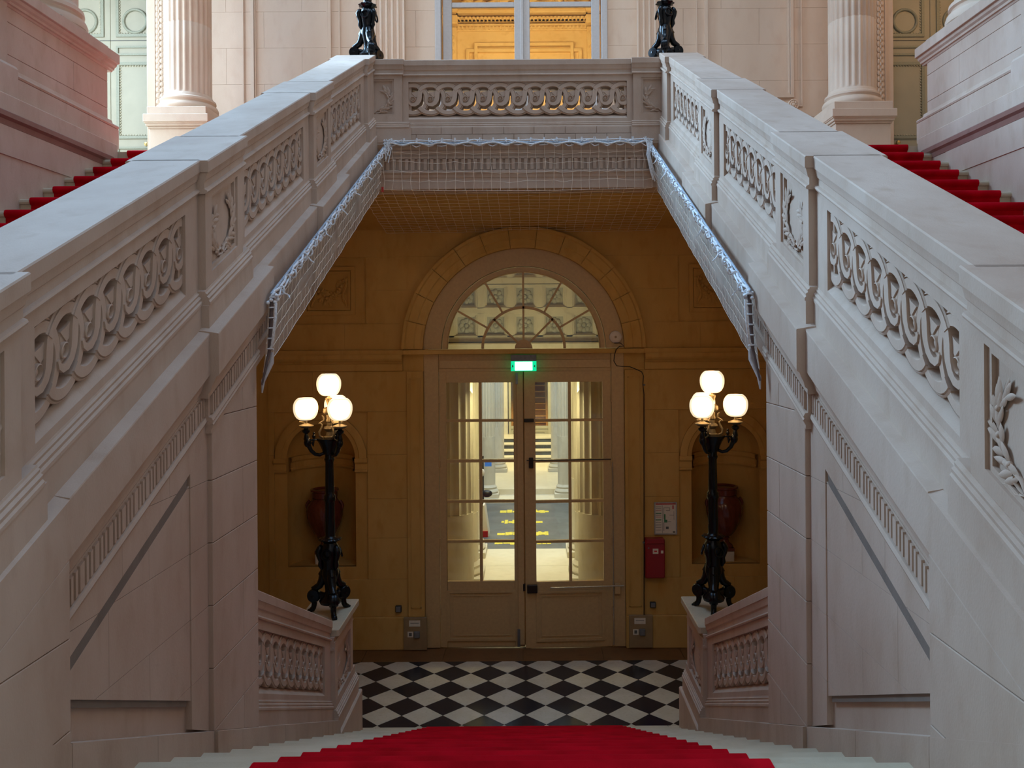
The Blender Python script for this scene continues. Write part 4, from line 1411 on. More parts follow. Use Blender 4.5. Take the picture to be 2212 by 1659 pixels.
def scroll_mb(a):
    m = MB()
    u = (cos(a + PI / 3), sin(a + PI / 3))
    u = (cos(a), sin(a))
    q = lambda r, z: (u[0] * r, u[1] * r, z)
    m.tube([q(.055, 1.585), q(.085, 1.60), q(.088, 1.635), q(.068, 1.67), (q(.062, 1.70)), q(.078, 1.715), q(.09, 1.712), q(.07, 1.725), q(.045, 1.74), q(.05, 1.77), q(.064, 1.785)], [.009, .010, .010, .009, .008, .007, .005, .008, .008, .007, .005], 7)
    return m


def finial_mb():
    return MB().lathe([(.02, 1.575), (.05, 1.58), (.05, 1.592), (.03, 1.60), (.024, 1.635), (.042, 1.655), (.05, 1.665), (.045, 1.68), (.022, 1.69), (.02, 1.72), (.03, 1.728), (.03, 1.745), (.024, 1.755), (.026, 1.79), (.045, 1.80), (.055, 1.815), (.05, 1.845), (.03, 1.858), (.016, 1.865), (.02, 1.89), (.034, 1.935), (.03, 1.942), (.012, 1.946), (.006, 1.955), (.006, 1.985), (.012, 1.988)], 20)


def candelabrum(x, y, z, label, angles, group=None):
    L_ = root('candelabrum', (x, y, z), label, 'lamp', group)
    lo = (x, y, z)
    base = angles[0]
    ob('stem', lamp_mesh(('stem',), stem_mb, 50, M['bronze']), None, L_, loc=lo, rot=(0, 0, base))
    ob('collar', lamp_mesh(('collar',), collar_mb, 60, M['bronze']), None, L_, loc=lo, rot=(0, 0, base))
    for k in range(3):
        ob('ring_handle', lamp_mesh(('ring_handle',), ring_mb, 60, M['bronze']), None, L_, loc=lo, rot=(0, 0, base + PI / 3 * (1 + 2 * k)))
        ob('mask', lamp_mesh(('mask',), mask_mb, 60, M['bronze']), None, L_, loc=lo, rot=(0, 0, base + PI / 3 * 2 * k))
    for k in range(3):
        ob('leg', lamp_mesh(('leg',), lambda: leg_mb(0), 55, M['bronze']), None, L_, loc=lo, rot=(0, 0, base - PI + .55 * (1 if x < 0 else -1) + (0 if x < 0 else 0) + k * 2 * PI / 3))
    ob('basin', lamp_mesh(('basin',), basin_mb, 50, M['bronze']), None, L_, loc=lo)
    ob('finial_stem', lamp_mesh(('finial_stem',), finial_mb, 45, M['old_gilt']), None, L_, loc=lo)
    for k in range(3):
        a = angles[k]
        arm = ob('arm', lamp_mesh(('arm',), lambda: arm_mb(0), 60, M['bronze']), None, L_, loc=lo, rot=(0, 0, a))
        ob('drip_pan', lamp_mesh(('drip_pan',), lambda: pan_mb(0), 50, M['old_gilt']), None, arm, loc=lo, rot=(0, 0, a))
        ob('scroll', lamp_mesh(('scroll',), lambda: scroll_mb(0), 60, M['old_gilt']), None, L_, loc=lo, rot=(0, 0, a))
        ob('globe', GL_TOP, None, L_, loc=(x + .205 * cos(a), y + .205 * sin(a), z + 1.85))
    ob('globe', GL_TOP, None, L_, loc=(x, y, z + 2.06))
    return L_


ra = math.radians
candelabrum(-1.705, 7.46, -2.477, 'black bronze four-globe candelabrum on the left newel of the lower balustrade', [ra(202), ra(311), ra(85)])
candelabrum(1.755, 7.46, -2.477, 'black bronze four-globe candelabrum on the right newel of the lower balustrade', [ra(-11), ra(232), ra(101)])
candelabrum(-1.66, YF + .17, 3.02, 'black bronze candelabrum standing on the left corner of the landing balustrade', [ra(202), ra(311), ra(85)])
candelabrum(1.64, YF + .17, 3.02, 'black bronze candelabrum standing on the right corner of the landing balustrade', [ra(-11), ra(232), ra(101)])

# ------------------------------------------------------------------ safety net slung below the landing and flights
net = root('safety_net', (0, 8.9, 2.1), 'white safety net laced to the landing edge and the flank strings', 'net')
CN = 1.448                       # plane of the side nets
nt_ = MB()
rr = .0026


def thread(pts, r=rr):
    nt_.tube(pts, r, 3)


# front curtain
yf = YF - .085
nxn, nzn = 30, 5
zt0, zt1 = 2.10, 1.60
x0, x1 = -1.45, 1.45
jit = lambda k: random.uniform(-k, k)
fg = [[(x0 + (x1 - x0) * (i + (.0 if j in (0,) else jit(.09))) / nxn * 1.0, yf + jit(.012), zt0 + (zt1 - zt0) * j / nzn + (jit(.014) if 0 < j < nzn else 0) - (.02 * sin(PI * i / nxn) if j else 0)) for i in range(nxn + 1)] for j in range(nzn + 1)]
for j in range(1, nzn + 1):
    thread(fg[j])
for i in range(nxn + 1):
    thread([fg[j][i] for j in range(nzn + 1)])
# ceiling part, sagging to the wall
nyn = 15
bg = [[(x0 * 1.18 + (x1 - x0) * 1.18 * i / nxn + jit(.006), yf + (DW - .03 - yf) * j / nyn, 1.60 - .25 * j / nyn - .018 * sin(PI * j / nyn) + jit(.006)) for i in range(nxn + 1)] for j in range(nyn + 1)]
for j in range(1, nyn + 1):
    thread(bg[j], .0024)
for i in range(nxn + 1):
    thread([bg[j][i] for j in range(nyn + 1)], .0024)
ob('netting', nt_, M['thread'], net, kind='stuff')
for s in (-1, 1):
    nt_ = MB()
    fn = flank(s, zup)
    nsn = 40
    ntn = 5
    sg = [[fn(CN + .05 * j / ntn + jit(.003), -.05 - .47 * j / ntn + (jit(.006) if j else 0), 4.99 + (8.93 - 4.99) * (i + (jit(.1) if j else 0)) / nsn) for i in range(nsn + 1)] for j in range(ntn + 1)]
    for j in range(1, ntn + 1):
        thread(sg[j], .0022)
    for i in range(nsn + 1):
        thread([sg[j][i] for j in range(ntn + 1)], .0014)
    ob('netting', nt_, M['thread'], net, kind='stuff')
    gz = MB()
    k = 24
    st = [4.99 + (8.93 - 4.99) * i / k for i in range(k + 1)]
    vs = []
    for y in st:
        vs += [fn(CN + .012 + .008 * sin(y * 9), -.05, y), fn(CN + .03 + .012 * sin(y * 7 + 1), -.28, y), fn(CN + .055, -.525, y)]
    gz.add(vs, [(3 * i + q, 3 * i + q + 1, 3 * i + q + 4, 3 * i + q + 3) for i in range(k) for q in (0, 1)])
    ob('gauze', gz, M['gauze_side'], net, smooth=60)
    # rope lashing and cable along the string
    rp = MB(); bl = MB()
    y = 4.99
    pts, pts2, pts3 = [], [], []
    i = 0
    while y < 8.95:
        pts.append(fn(CN - .012 + .006 * sin(i * 2.1), -.05 + .010 * sin(i * 1.3), y))
        pts2.append(fn(CN - .016 + .008 * sin(i * 1.7 + 1), -.072 + .012 * sin(i * 2.3), y))
        pts3.append(fn(CN + .0, -.04, y))
        y += .045
        i += 1
    rp.tube(pts, .0085, 6)
    rp.tube(pts2, .007, 6)
    bl.tube(pts3, .008, 6)
    for q in range(len(pts) // 3):
        c = pts[q * 3]
        rp.tube([(c[0] - s * .008 + s * .018 * cos(b), c[1] + .012 * sin(b * .5) + jit(.006), c[2] - .012 + .026 * sin(b)) for b in [2 * PI * g_ / 14 for g_ in range(14)]], .006, 6, closed=True)
        if q % 4 == 1:
            rp.tube([(c[0] - s * (.01 + .02 * g_), c[1] + jit(.03), c[2] - .02 * g_ + jit(.012)) for g_ in range(4)], .005, 5)
    ob('lashing_rope', rp, M['rope'], net, smooth=60)
    ob('steel_cable', bl, M['blue_rope'], net, smooth=60)
    # end pole hanging down the string end
    pl = MB()
    b0 = Vector(fn(CN - .01, -.06, 4.98)); b1 = Vector(fn(CN + .0, -.36, 4.96)); b2 = Vector(fn(CN + .035, -.55, 4.92))
    pl.tube([b0, b0.lerp(b1, .5), b1], .012, 8)
    pl.tube([b1, b1.lerp(b2, .5), b2], [.010, .008, .006], 8)
    ob('end_pole', pl, M['pole'], net, smooth=60)
    lp = MB()
    for q in range(6):
        c = b0.lerp(b1, q / 5)
        lp.tube([(c[0] - s * .004 + .018 * cos(b), c[1] + .018 * sin(b), c[2] + .006 * b / 6) for b in [2 * PI * g_ / 8 for g_ in range(8)]], .005, 5, closed=True)
    lp.tube([b0 + Vector((-s * .03, -.02, -.03)), b0.lerp(b1, .4) + Vector((-s * .035, -.03, 0)), b1 + Vector((-s * .02, -.02, .02)), b1], .008, 6)
    for q in range(7):
        c = b0 + Vector((jit(.03), jit(.03), jit(.03)))
        lp.ell(c, (.012, .02, .011), 8, 6)
    ob('knotted_rope', lp, M['rope'], net, smooth=60)
    cw = MB()
    cw.tube([b1 + Vector((0, .05, -.02)), b1 + Vector((0, .03, -.08)), b2 + Vector((0, .02, .02)), b2 + Vector((0, .0, -.05))], [.010, .016, .013, .004], 8)
    ob('cloth_end', cw, M['cloth_wrap'], net, smooth=60)
# front lashing rope
rp = MB(); bl = MB(); cl_ = MB()
top, top2 = [], []
for i in range(61):
    x = x0 + (x1 - x0) * i / 60
    top.append((x, yf - .012, 2.125 + .004 * sin(i)))
    top2.append((x, yf - .02 + .006 * sin(i * 1.9), 2.088 + .012 * sin(i * 1.1)))
rp.tube(top, .006, 6)
rp.tube(top2, .010, 6)
bl.tube([(x0, yf + .01, 2.10), (x1, yf + .01, 2.10)], .016, 8)
for i in range(21):
    x = x0 + .08 + i * (x1 - x0 - .16) / 20
    rp.tube([(x, yf - .02, 2.10), (x + jit(.006), yf - .02, 2.15), (x + .012, yf - .012, 2.152), (x + .014, yf - .01, 2.10)], .005, 5)
    cl_.tube([(x - .045, yf - .012, 2.075 + jit(.01)), (x, yf - .03, 2.055 + jit(.01)), (x + .05, yf - .015, 2.072 + jit(.01))], .007, 5)
    if i % 3 == 0:
        rp.tube([(x + g_ * .03, yf - .03 + jit(.01), 2.11 + jit(.02)) for g_ in range(5)], .006, 5)
ob('lashing_rope', rp, M['rope'], net, smooth=60)
ob('steel_cable', bl, M['blue_rope'], net, smooth=60)
ob('knot_row', cl_, M['cloth_wrap'], net, smooth=60, kind='stuff')
for s in (-1, 1):
    kn = MB()
    for q in range(14):
        kn.tube([(s * (1.44 - .02 * q % .09) + jit(.03), yf - .02 + jit(.02), 2.12 + jit(.03)), (s * 1.40 + jit(.05), yf - .03, 2.06 + jit(.04)), (s * 1.42 + jit(.04), yf - .02, 1.98 + jit(.1))], .005, 5)
    if s > 0:
        for q in range(4):
            kn.tube([(1.40 + .012 * q, yf - .03, 2.08), (1.385 + .01 * q, yf - .05 + jit(.01), 1.95), (1.42 + .012 * q, yf - .04, 1.78), (1.45 + .02 * q, yf - .03, 1.66 + jit(.03))], .007, 5)
    ob('corner_knot', kn, M['rope'], net, smooth=60)
gz = MB()
k = 20
vs = []
for i in range(k + 1):
    x = x0 + (x1 - x0) * i / k
    vs += [(x, yf + .015 + .01 * sin(i * 1.3), 2.09), (x, yf + .02 + .012 * sin(i * .9 + 1), 1.85), (x, yf + .015, 1.61)]
gz.add(vs, [(3 * i + q, 3 * i + q + 1, 3 * i + q + 4, 3 * i + q + 3) for i in range(k) for q in (0, 1)])
ob('gauze', gz, M['gauze'], net, smooth=60)
ob('red_tag', MB().box(-1.475, -1.45, yf - .01, yf - .004, 1.575, 1.63), M['red_tag'], net)

# ------------------------------------------------------------------ upper back wall
upx = lambda x, y=100: P(x, y, DU)[0]
upz = lambda y: P(1131, y, DU)[1]
WX0, WX1 = upx(940, 60), upx(1312, 60)
JX = 5.46
UP = M['stone_up']
mb = MB()
for (a, b) in ((-JX, WX0), (WX1, JX)):
    mb.box(a, b, DU + .03, DU + .5, ZL, 8)
mb.box(WX0, WX1, DU + .03, DU + .5, 6.4, 8)
wu = struct('wall_upper_back', mb, UP)
# courses
ur = [ZL, 2.155, 2.69, 3.225, 3.76, 4.295, 4.83, 5.365, 5.9]
blocks(wu, [(-JX, ZL), (WX0, ZL), (WX0, 5.9), (-JX, 5.9)], ur, 1.12, fw, DU, DU + .05, UP, gap=.002, bev=.0015)
blocks(wu, [(WX1, ZL), (JX, ZL), (JX, 5.9), (WX1, 5.9)], ur, 1.12, fw, DU, DU + .05, UP, gap=.002, bev=.0015, off=1)
for s in (-1, 1):
    # sunk panel with moulded frame and corner rosette
    if s < 0:
        pa, pb = upx(543), upx(716)
        zb2 = upz(215)
    else:
        pa, pb = upx(1522), upx(1713)
        zb2 = upz(216)
    m = frame(MB(), pa, pb, zb2, 6.2, .045, fw, DU - .035, DU + .01)
    frame(m, pa + .05, pb - .05, zb2 + .05, 6.15, .022, fw, DU - .018, DU + .01)
    frame(m, pa - .13, pb + .13, zb2 - .13, 6.3, .02, fw, DU - .02, DU + .01)
    ob('wall_panel_moulding', m, UP, wu)
    cxr = pb if s > 0 else pa
    m = MB().box(cxr - (.16 if s > 0 else -.04), cxr + (-.04 if s > 0 else .16), DU - .02, DU, zb2 - .02, zb2 + .12)
    rx, rz_ = (upx(1713, 227), P(1713, 227, DU)[1]) if s > 0 else (upx(543, 227), upz(227))
    m = MB().lathe([(.082, .01), (.082, -.03), (.07, -.036), (.06, -.026), (.03, -.03), (.02, -.045), (.0001, -.048)], 24, fn=lambda a, b, c: (rx + a, DU + c, rz_ + b))
    for k in range(8):
        m.ell((rx + .042 * cos(k * PI / 4), DU - .03, rz_ + .042 * sin(k * PI / 4)), (.017, .012, .017), 8, 6)
    ob('corner_rosette', m, UP, wu, smooth=45)
    # fluted pilaster
    a, b = (upx(812), upx(876)) if s < 0 else (upx(1376), upx(1440))
    pp = [(a, DU + .02)]
    nfl = 5
    wfl = (b - a - .02) / nfl
    for k in range(nfl):
        u0 = a + .02 + k * wfl
        pp.append((u0 - .008 if k else a, DU - .10))
        for q in range(5):
            th = PI * q / 4
            pp.append((u0 + (wfl - .018) * (1 - cos(th)) / 2, DU - .10 + .03 * sin(th)))
    pp += [(b, DU - .10), (b, DU + .02)]
    pl_ = ob('fluted_pilaster', MB().prism(pp, xy, ZL + .32, 6.3), UP, wu, smooth=40)
    ob('pilaster_base', MB().box(a - .03, b + .03, DU - .13, DU + .02, ZL + .22, ZL + .32).box(a - .06, b + .06, DU - .16, DU + .02, ZL, ZL + .22), UP, pl_, bev=.01)
    # door jamb with leaf ornament
    j0, j1 = sorted((s * 5.10, s * JX))
    jb = ob('door_jamb', MB().box(j0, j1, DU - .12, DU + .42, ZL, 6.4), UP, wu, bev=.008)
    om = MB()
    xc = s * 5.27
    z = ZL + .3
    while z < 5.6:
        for q in (-1, 1):
            om.ell((xc + q * .028, DU - .125, z + .025), (.03, .012, .042), 6, 5)
        om.ell((xc, DU - .13, z + .07), (.014, .012, .03), 6, 5)
        z += .085
    ob('leaf_ornament', om, UP, jb, smooth=60, kind='stuff')
    om = MB()
    om.box(xc - .075, xc - .062, DU - .132, DU - .11, ZL, 6.2).box(xc + .062, xc + .075, DU - .132, DU - .11, ZL, 6.2)
    ob('jamb_fillet', om, UP, jb)

for s in (-1, 1):
    a, b = sorted((s * (JX + 1.52), s * 7.8))
    struct('wall_upper_back', MB().box(a, b, DU + .03, DU + .5, ZL, 8), UP)
# French window
wn = root('window_1', (0, DU, ZL), kind='structure')
gp = M['upper_paint']
zt_ = 6.4
for (a, b) in ((WX0, upx(953, 60)), (upx(1299, 60), WX1)):
    ob('jamb', MB().box(a, b, DU - .03, DU + .2, ZL, zt_), gp, wn, bev=.008)
for (a, b, y0, y1) in ((956, 975.5, 0, 0), (1111, 1125.5, 0, 0), (1129, 1144.5, 0, 0), (1278, 1296, 0, 0)):
    ob('stile', MB().box(upx(a, 60), upx(b, 60), DU + .04, DU + .11, ZL, zt_), gp, wn, bev=.008)
ob('meeting_bead', MB().box(upx(1124, 60), upx(1130.5, 60), DU + .02, DU + .06, ZL, zt_), gp, wn, bev=.006)
for (a, b) in ((975.5, 1111), (1144.5, 1278)):
    z1, z0 = upz(1), upz(12)
    for k in range(3):
        dz = (k - 0) * 1.30
        ob('glazing_bar', MB().box(upx(a, 60), upx(b, 60), DU + .05, DU + .10, z0 - 1.36 * k * 1.0 + (0 if k < 2 else .0), z1 - 1.36 * k), gp, wn, bev=.006) if k == 0 else None
    ob('glazing_bar', MB().box(upx(a, 60), upx(b, 60), DU + .05, DU + .10, z1 + 1.3, z1 + 1.36), gp, wn, bev=.006)
    ob('bottom_rail', MB().box(upx(a, 60), upx(b, 60), DU + .045, DU + .105, ZL, ZL + .3), gp, wn, bev=.006)
    ob('glass_pane', MB().box(upx(a, 60), upx(b, 60), DU + .073, DU + .077, ZL + .3, z0), M['glass'], wn)
    ob('glass_pane', MB().box(upx(a, 60), upx(b, 60), DU + .073, DU + .077, z1, z1 + 1.3), M['glass'], wn)

# the golden room behind it
YR = 16.2
YM = M['yellow_room']
rm = struct('wall_upper_room', MB().box(-3.2, 3.2, YR, YR + .2, ZL, 8.6), YM)
rpz = lambda y: P(1131, y, YR)[1]
rpx = lambda x: P(x, 60, YR)[0]
struct('floor_upper_room', MB().box(-3.2, 3.2, DU + .1, YR + .2, ZL - .1, ZL), YM)
for s, nm in ((-1, 'left'), (1, 'right')):
    a, b = sorted((s * 3.0, s * 3.2))
    struct('wall_upper_room_' + nm, MB().box(a, b, DU + .5, YR, ZL, 8.6), YM)
struct('ceiling_upper_room', MB().box(-3.2, 3.2, DU + .5, YR + .2, 8.6, 8.7), YM)
yz = lambda u, v, x: (x, u, v)
for (za, zb3, dp) in ((30, 38, .26), (44, 50, .20), (55, 59, .12), (59, 68, .06), (26, 30, .30)):
    ob('cornice_moulding', MB().box(-1.28, 1.28, YR - dp, YR, rpz(zb3), rpz(za)), YM, rm, bev=.012)
dn = MB()
x = -1.25
while x < 1.25:
    dn.box(x, x + .045, YR - .23, YR - .1, rpz(50), rpz(45))
    dn.box(x, x + .03, YR - .09, YR, rpz(66), rpz(59.5))
    x += .075
ob('dentil_band', dn, YM, rm, kind='stuff')
for (dx, za, zb3, dp) in ((.0, 96, 103, .10), (-.16, 108, 118, .08)):
    m = frame(MB(), rpx(1025) - dx * -1 + 0, rpx(1238) + dx * -1 + dx * 0, ZL + .5, rpz(za), .06, fw, YR - dp, YR)
    ob('panel_moulding', m, YM, rm)
for s in (-1, 1):
    xc = s * 1.40
    ob('room_pilaster', MB().box(xc - .13, xc + .13, YR - .12, YR, ZL, rpz(62)).box(xc - .17, xc + .17, YR - .34, YR, rpz(38), rpz(26)).box(xc - .16, xc + .16, YR - .26, YR, rpz(60), rpz(42)), YM, rm, bev=.012)
    m = MB()
    for k in range(12):
        m.ell((xc + .05 * sin(k * 1.7), YR - .13, rpz(120 - 4.4 * k)), (.04, .03, .05), 8, 6)
    ob('carved_drop', m, YM, rm, smooth=60, kind='stuff')
m = MB()
for k in range(26):
    t = -1 + 2 * k / 25
    m.tube([(t * 1.15 + .12 * sin(k * 2 + q * .9), YR - .26 - .05 * cos(q), rpz(24) + .02 + .045 * q + .04 * sin(k)) for q in range(6)], [.05, .06, .05, .045, .05, .03], 7)
ob('carved_figures', m, YM, rm, smooth=60, kind='stuff')

# painted doors at the two ends of the landing
for s, nm, num in ((-1, 'left', 2), (1, 'right', 3)):
    dd = root('door_%d' % num, (s * 6.0, DU + .35, ZL), kind='structure')
    mt, tr = M['mint'], M['mint_trim']
    for k in range(2):
        x0_, x1_ = sorted((s * (JX + .0 + k * .762), s * (JX + .757 + k * .762)))
        lf_ = ob('door_leaf', MB().box(x0_, x1_, DU + .34, DU + .4, ZL + .01, 6.2), mt, dd, bev=.004)
        zz = [(P(s, 0, DU)[1], 0)]
        pz = lambda y: P(1145 + s * 845, y, DU)[1]
        i0, i1 = x0_ + .09, x1_ - .09
        yb_ = DU + .34
        for (ya, yb2, wd) in ((-90, 62, .045), (82, 103, .03), (118, 288, .045), (306, 420, .03)):
            z1, z0 = pz(ya), pz(yb2)
            if z0 < ZL + .05:
                z0 = ZL + .08
            ob('panel_moulding', frame(MB(), i0, i1, z0, z1, wd, fw, yb_ - .022, yb_), tr, lf_)
            if wd > .04:
                bd_ = MB()
                z = z0 + .03
                while z < z1 - .02:
                    for xx in (i0 + wd + .012, i1 - wd - .012):
                        bd_.ell((xx, yb_ - .006, z), (.011, .011, .015), 6, 4)
                    z += .042
                x = i0 + wd
                while x < i1 - wd:
                    for zz_ in (z0 + wd + .012, z1 - wd - .012):
                        bd_.ell((x, yb_ - .006, zz_), (.015, .011, .011), 6, 4)
                    x += .042
                ob('bead_row', bd_, M['gilt'], lf_, smooth=60, kind='stuff')
        xc, zc = (x0_ + x1_) / 2, pz(27)
        ring_ = [(xc + .175 * cos(2 * PI * q / 32), yb_ - .008, zc + .175 * sin(2 * PI * q / 32)) for q in range(32)]
        ob('round_moulding', MB().tube(ring_, .022, 8, closed=True), tr, lf_, smooth=60)
        ob('shutter_rail', MB().box(x0_, x1_, yb_ - .006, yb_, pz(70.5), pz(69)), M['ink'], lf_)
    kx, kz = P(1145 - 847 if s < 0 else 1958, 302 if s < 0 else 299, DU)
    ob('door_knob', MB().lathe([(.012, .0), (.012, -.04), (.03, -.05), (.036, -.065), (.03, -.085), (.0001, -.092)], 14, fn=lambda a, b, c: (kx + a, DU + .34 + c, kz + b)), M['brass'], dd, smooth=50)

# ------------------------------------------------------------------ columns on the landing
def column(x, y, label, zb, r, ped=None):
    cl = root('stone_column', (x, y, ZL), label, 'column')
    if ped:
        h = ped
        ob('pedestal_die', MB().box(x - .37, x + .37, y - .37, y + .37, ZL, 2.80), UP, cl, bev=.008)
        ob('pedestal_cap', MB().prism([(.0, 2.795), (.375, 2.795), (.39, 2.83), (.40, 2.86), (.43, 2.88), (.43, 2.99), (0, 2.99)], lambda u, v, a: (0, 0, 0), 0, 1) if False else MB().box(x - .385, x + .385, y - .385, y + .385, 2.80, 2.83).box(x - .405, x + .405, y - .405, y + .405, 2.83, 2.87).box(x - .43, x + .43, y - .43, y + .43, 2.88, 2.985).box(x - .42, x + .42, y - .42, y + .42, 2.865, 2.885), UP, cl, bev=.006)
    ob('base_plinth', MB().box(x - r - .085, x + r + .085, y - r - .085, y + r + .085, zb - .1, zb), UP, cl, bev=.006)
    k = r / .307
    ob('base_torus', MB().lathe([(r + .07, zb), (r + .085, zb + .03), (r + .085, zb + .055), (r + .07, zb + .085), (r + .045, zb + .09), (r + .035, zb + .11), (r + .04, zb + .125), (r + .055, zb + .14), (r + .052, zb + .165), (r + .035, zb + .178), (r + .02, zb + .185), (r + .012, zb + .21), (r, zb + .23)], 40, (x, y, 0)), UP, cl, smooth=40)
    nf = 24

    def flu(a, z):
        if z < zb + .235:
            return 1
        t = (a * nf / (2 * PI)) % 1
        return 1 - (.055 * sin(PI * min(max((t - .12) / .76, 0), 1)))
    ob('fluted_shaft', MB().lathe([(r, zb + .22), (r, zb + .234), (r, zb + .262), (r, zb + .8), (r, zb + 1.17), (r * .99, zb + 1.175), (r * .99, zb + 1.18), (r, zb + 1.185), (r, zb + 2.1), (r * .97, zb + 3.3)], 192, (x, y, 0), rad=flu), UP, cl, smooth=40)
    return cl


column(-4.545, 11.33, 'fluted pale stone column on a square pedestal before the pale green door', 3.09, .307, True)
column(4.555, 11.33, 'fluted pale stone column on a square pedestal by the dark olive door', 3.09, .307, True)

# ------------------------------------------------------------------ podium walls beside the flights, carrying columns
for s, nm in ((-1, 'left'), (1, 'right')):
    ws = struct('wall_side_' + nm, MB().box(min(s * 4.16, s * 4.6), max(s * 4.16, s * 4.6), -1, 8.5, -1.5, 1.80), STN)
    fq = lambda u, v, a: (s * u, a, v)
    ob('skirting_band', MB().prism([(4.6, 2.04), (4.19, 2.04), (4.17, 2.03), (4.17, 1.88), (4.6, 1.88)], fq, -1, 8.62), STN, ws, bev=.004)
    ob('red_stone_band', MB().prism([(4.6, 1.885), (4.15, 1.885), (4.125, 1.87), (4.125, 1.83), (4.15, 1.81), (4.155, 1.765), (4.6, 1.765)], fq, -1, 8.45), M['red_band'], ws)
    ob('dado_field', MB().prism([(4.6, 1.76), (4.15, 1.76), (4.15, 1.52), (4.6, 1.52)], fq, -1, 8.0), STN, ws)
    m = MB()
    m.prism([(4.6, 1.52), (4.165, 1.52), (4.165, 1.49), (4.6, 1.49)], fq, -1, 7.2)
    ob('dado_fillet', m, STN, ws)
    pd = root('stone_podium', (s * 4.75, 8.0, 2.04), 'podium', 'pedestal')
    pd['label'] = ('long stone pedestal with cornice above the left flight, column base on it' if s < 0 else 'long stone pedestal with cornice above the right flight, column base on it')
    y1 = 8.77
    ob('plinth', MB().prism([(5.4, 2.25), (4.27, 2.25), (4.27, 2.035), (5.4, 2.035)], fq, 7.0, y1 + .08), STN, pd, bev=.006)
    ob('torus_moulding', MB().prism([(5.4, 2.35), (4.345, 2.35), (4.335, 2.32), (4.315, 2.30), (4.29, 2.295), (4.272, 2.285), (4.265, 2.27), (4.272, 2.255), (4.29, 2.247), (5.4, 2.247)], fq, 7.0, y1 + .075), STN, pd)
    fb_ = lambda u, v, a: (s * a, u, v)
    blocks(pd, [(7.02, 2.345), (y1, 2.345), (y1, 2.875), (7.02, 2.875)], [2.3, 2.46, 2.74, 2.9], 2.2, fb_, 4.35, 5.3, STN, gap=.003, bev=.003)
    ob('cornice', MB().prism([(5.4, 2.87), (4.345, 2.87), (4.335, 2.885), (4.32, 2.89), (4.315, 2.91), (4.295, 2.925), (4.285, 2.95), (4.262, 2.955), (4.26, 2.96), (4.26, 3.05), (5.4, 3.05)], fq, 7.0, y1 + .085), STN, pd)
    ob('column_plinth', MB().box(min(s * 4.34, s * 5.2), max(s * 4.34, s * 5.2), 7.9, y1 + .01, 3.05, 3.12), STN, pd, bev=.006)
    # nearer, projecting pier of the podium
    np_ = MB()
    np_.prism([(5.4, 2.04), (4.22, 2.04), (4.22, 2.30), (4.24, 2.33), (4.31, 2.34), (4.31, 2.87), (4.20, 2.95), (4.20, 3.05), (5.4, 3.05)], fq, 5.0, 7.03)
    ob('near_pier', np_, STN, pd, bev=.004)
    cc_ = root('column_shaft', (s * 4.83, 8.28, 3.12), 'round', 'column')
    cc_['label'] = ('column base on the stone pedestal above the left flight' if s < 0 else 'column base on the stone pedestal above the right flight')
    zb = 3.12
    r = .40
    X_, Y_ = s * 4.85, 8.30
    ob('base_torus', MB().lathe([(r + .05, zb), (r + .085, zb + .03), (r + .09, zb + .07), (r + .075, zb + .11), (r + .04, zb + .12), (r + .03, zb + .15), (r + .035, zb + .165), (r + .06, zb + .18), (r + .055, zb + .22), (r + .03, zb + .235), (r + .01, zb + .26), (r, zb + .28)], 40, (X_, Y_, 0)), UP, cc_, smooth=40)
    ob('fluted_shaft', MB().lathe([(r, zb + .27), (r, zb + .33), (r * .97, zb + 3)], 120, (X_, Y_, 0), rad=lambda a, z: 1 - (.05 * abs(sin(12 * a)) if z > zb + .3 else 0)), UP, cc_, smooth=40)

# outer walls that close the upper hall
struct('wall_hall_right', MB().box(7.0, 7.2, -2, DU + .2, -1.5, 8), UP)
struct('wall_hall_left', MB().box(-7.9, -7.7, -2, 3.2, -1.5, 8).box(-7.9, -7.7, 3.2, DU + .2, -1.5, 2.2), UP)
struct('wall_hall_near', MB().box(-7.2, 7.2, -2.2, -2.0, -1.5, 8), UP)

# ------------------------------------------------------------------ passage and court seen through the door
FO = M['floor_out']
f1 = struct('floor_passage', MB().box(-4.5, 4.5, DW + .3, 15.62, ZF - .2, ZF - .012), FO)
for i in range(8):
    for j in range(4):
        ob('floor_slab', MB().box(-4 + i + .004, -3 + i - .004, DW + .32 + j * 1.17 + .004, DW + .32 + (j + 1) * 1.17 - .004, ZF - .014, ZF), FO, f1)
rd = struct('road', MB().box(-9, 9, 15.62, 20.4, ZF - .3, ZF - .1), M['asphalt'])
for (yy, a, b) in ((19.3, -.62, .52), (18.2, -.55, .38), (17.1, -.60, .50), (16.35, -.62, .5)):
    for k in range(2):
        x0_ = a if k == 0 else .06
        x1_ = -.06 if k == 0 else b
        mk = MB()
        x = x0_
        while x < x1_ - .03:
            wdt = random.uniform(.06, .16)
            mk.box(x, min(x + wdt, x1_), yy + jit(.05), yy + .26 + jit(.09), ZF - .1, ZF - .096)
            x += wdt + random.choice((0, 0, .012))
        ob('painted_marking', mk, M['paint_yellow'], rd)
f2 = struct('floor_far', MB().box(-4, 4, 20.4, 21.1, ZF - .3, ZF - .02).box(-4, 4, 21.1, 28.2, ZF - .3, ZF + .12), FO)
fs2 = root('far_steps', (0, 26, ZF + .12), 'four pale steps up to the glazed door across the court', 'steps')
for k in range(4):
    ob('stone_step', MB().box(-1.4, 1.4, 25.7 + .42 * k, 28.1, ZF + .12 + .15 * k, ZF + .27 + .15 * k - .035), M['asphalt'], fs2)
    ob('step_nosing', MB().box(-1.4, 1.4, 25.66 + .42 * k, 28.1, ZF + .235 + .15 * k, ZF + .27 + .15 * k), FO, fs2)
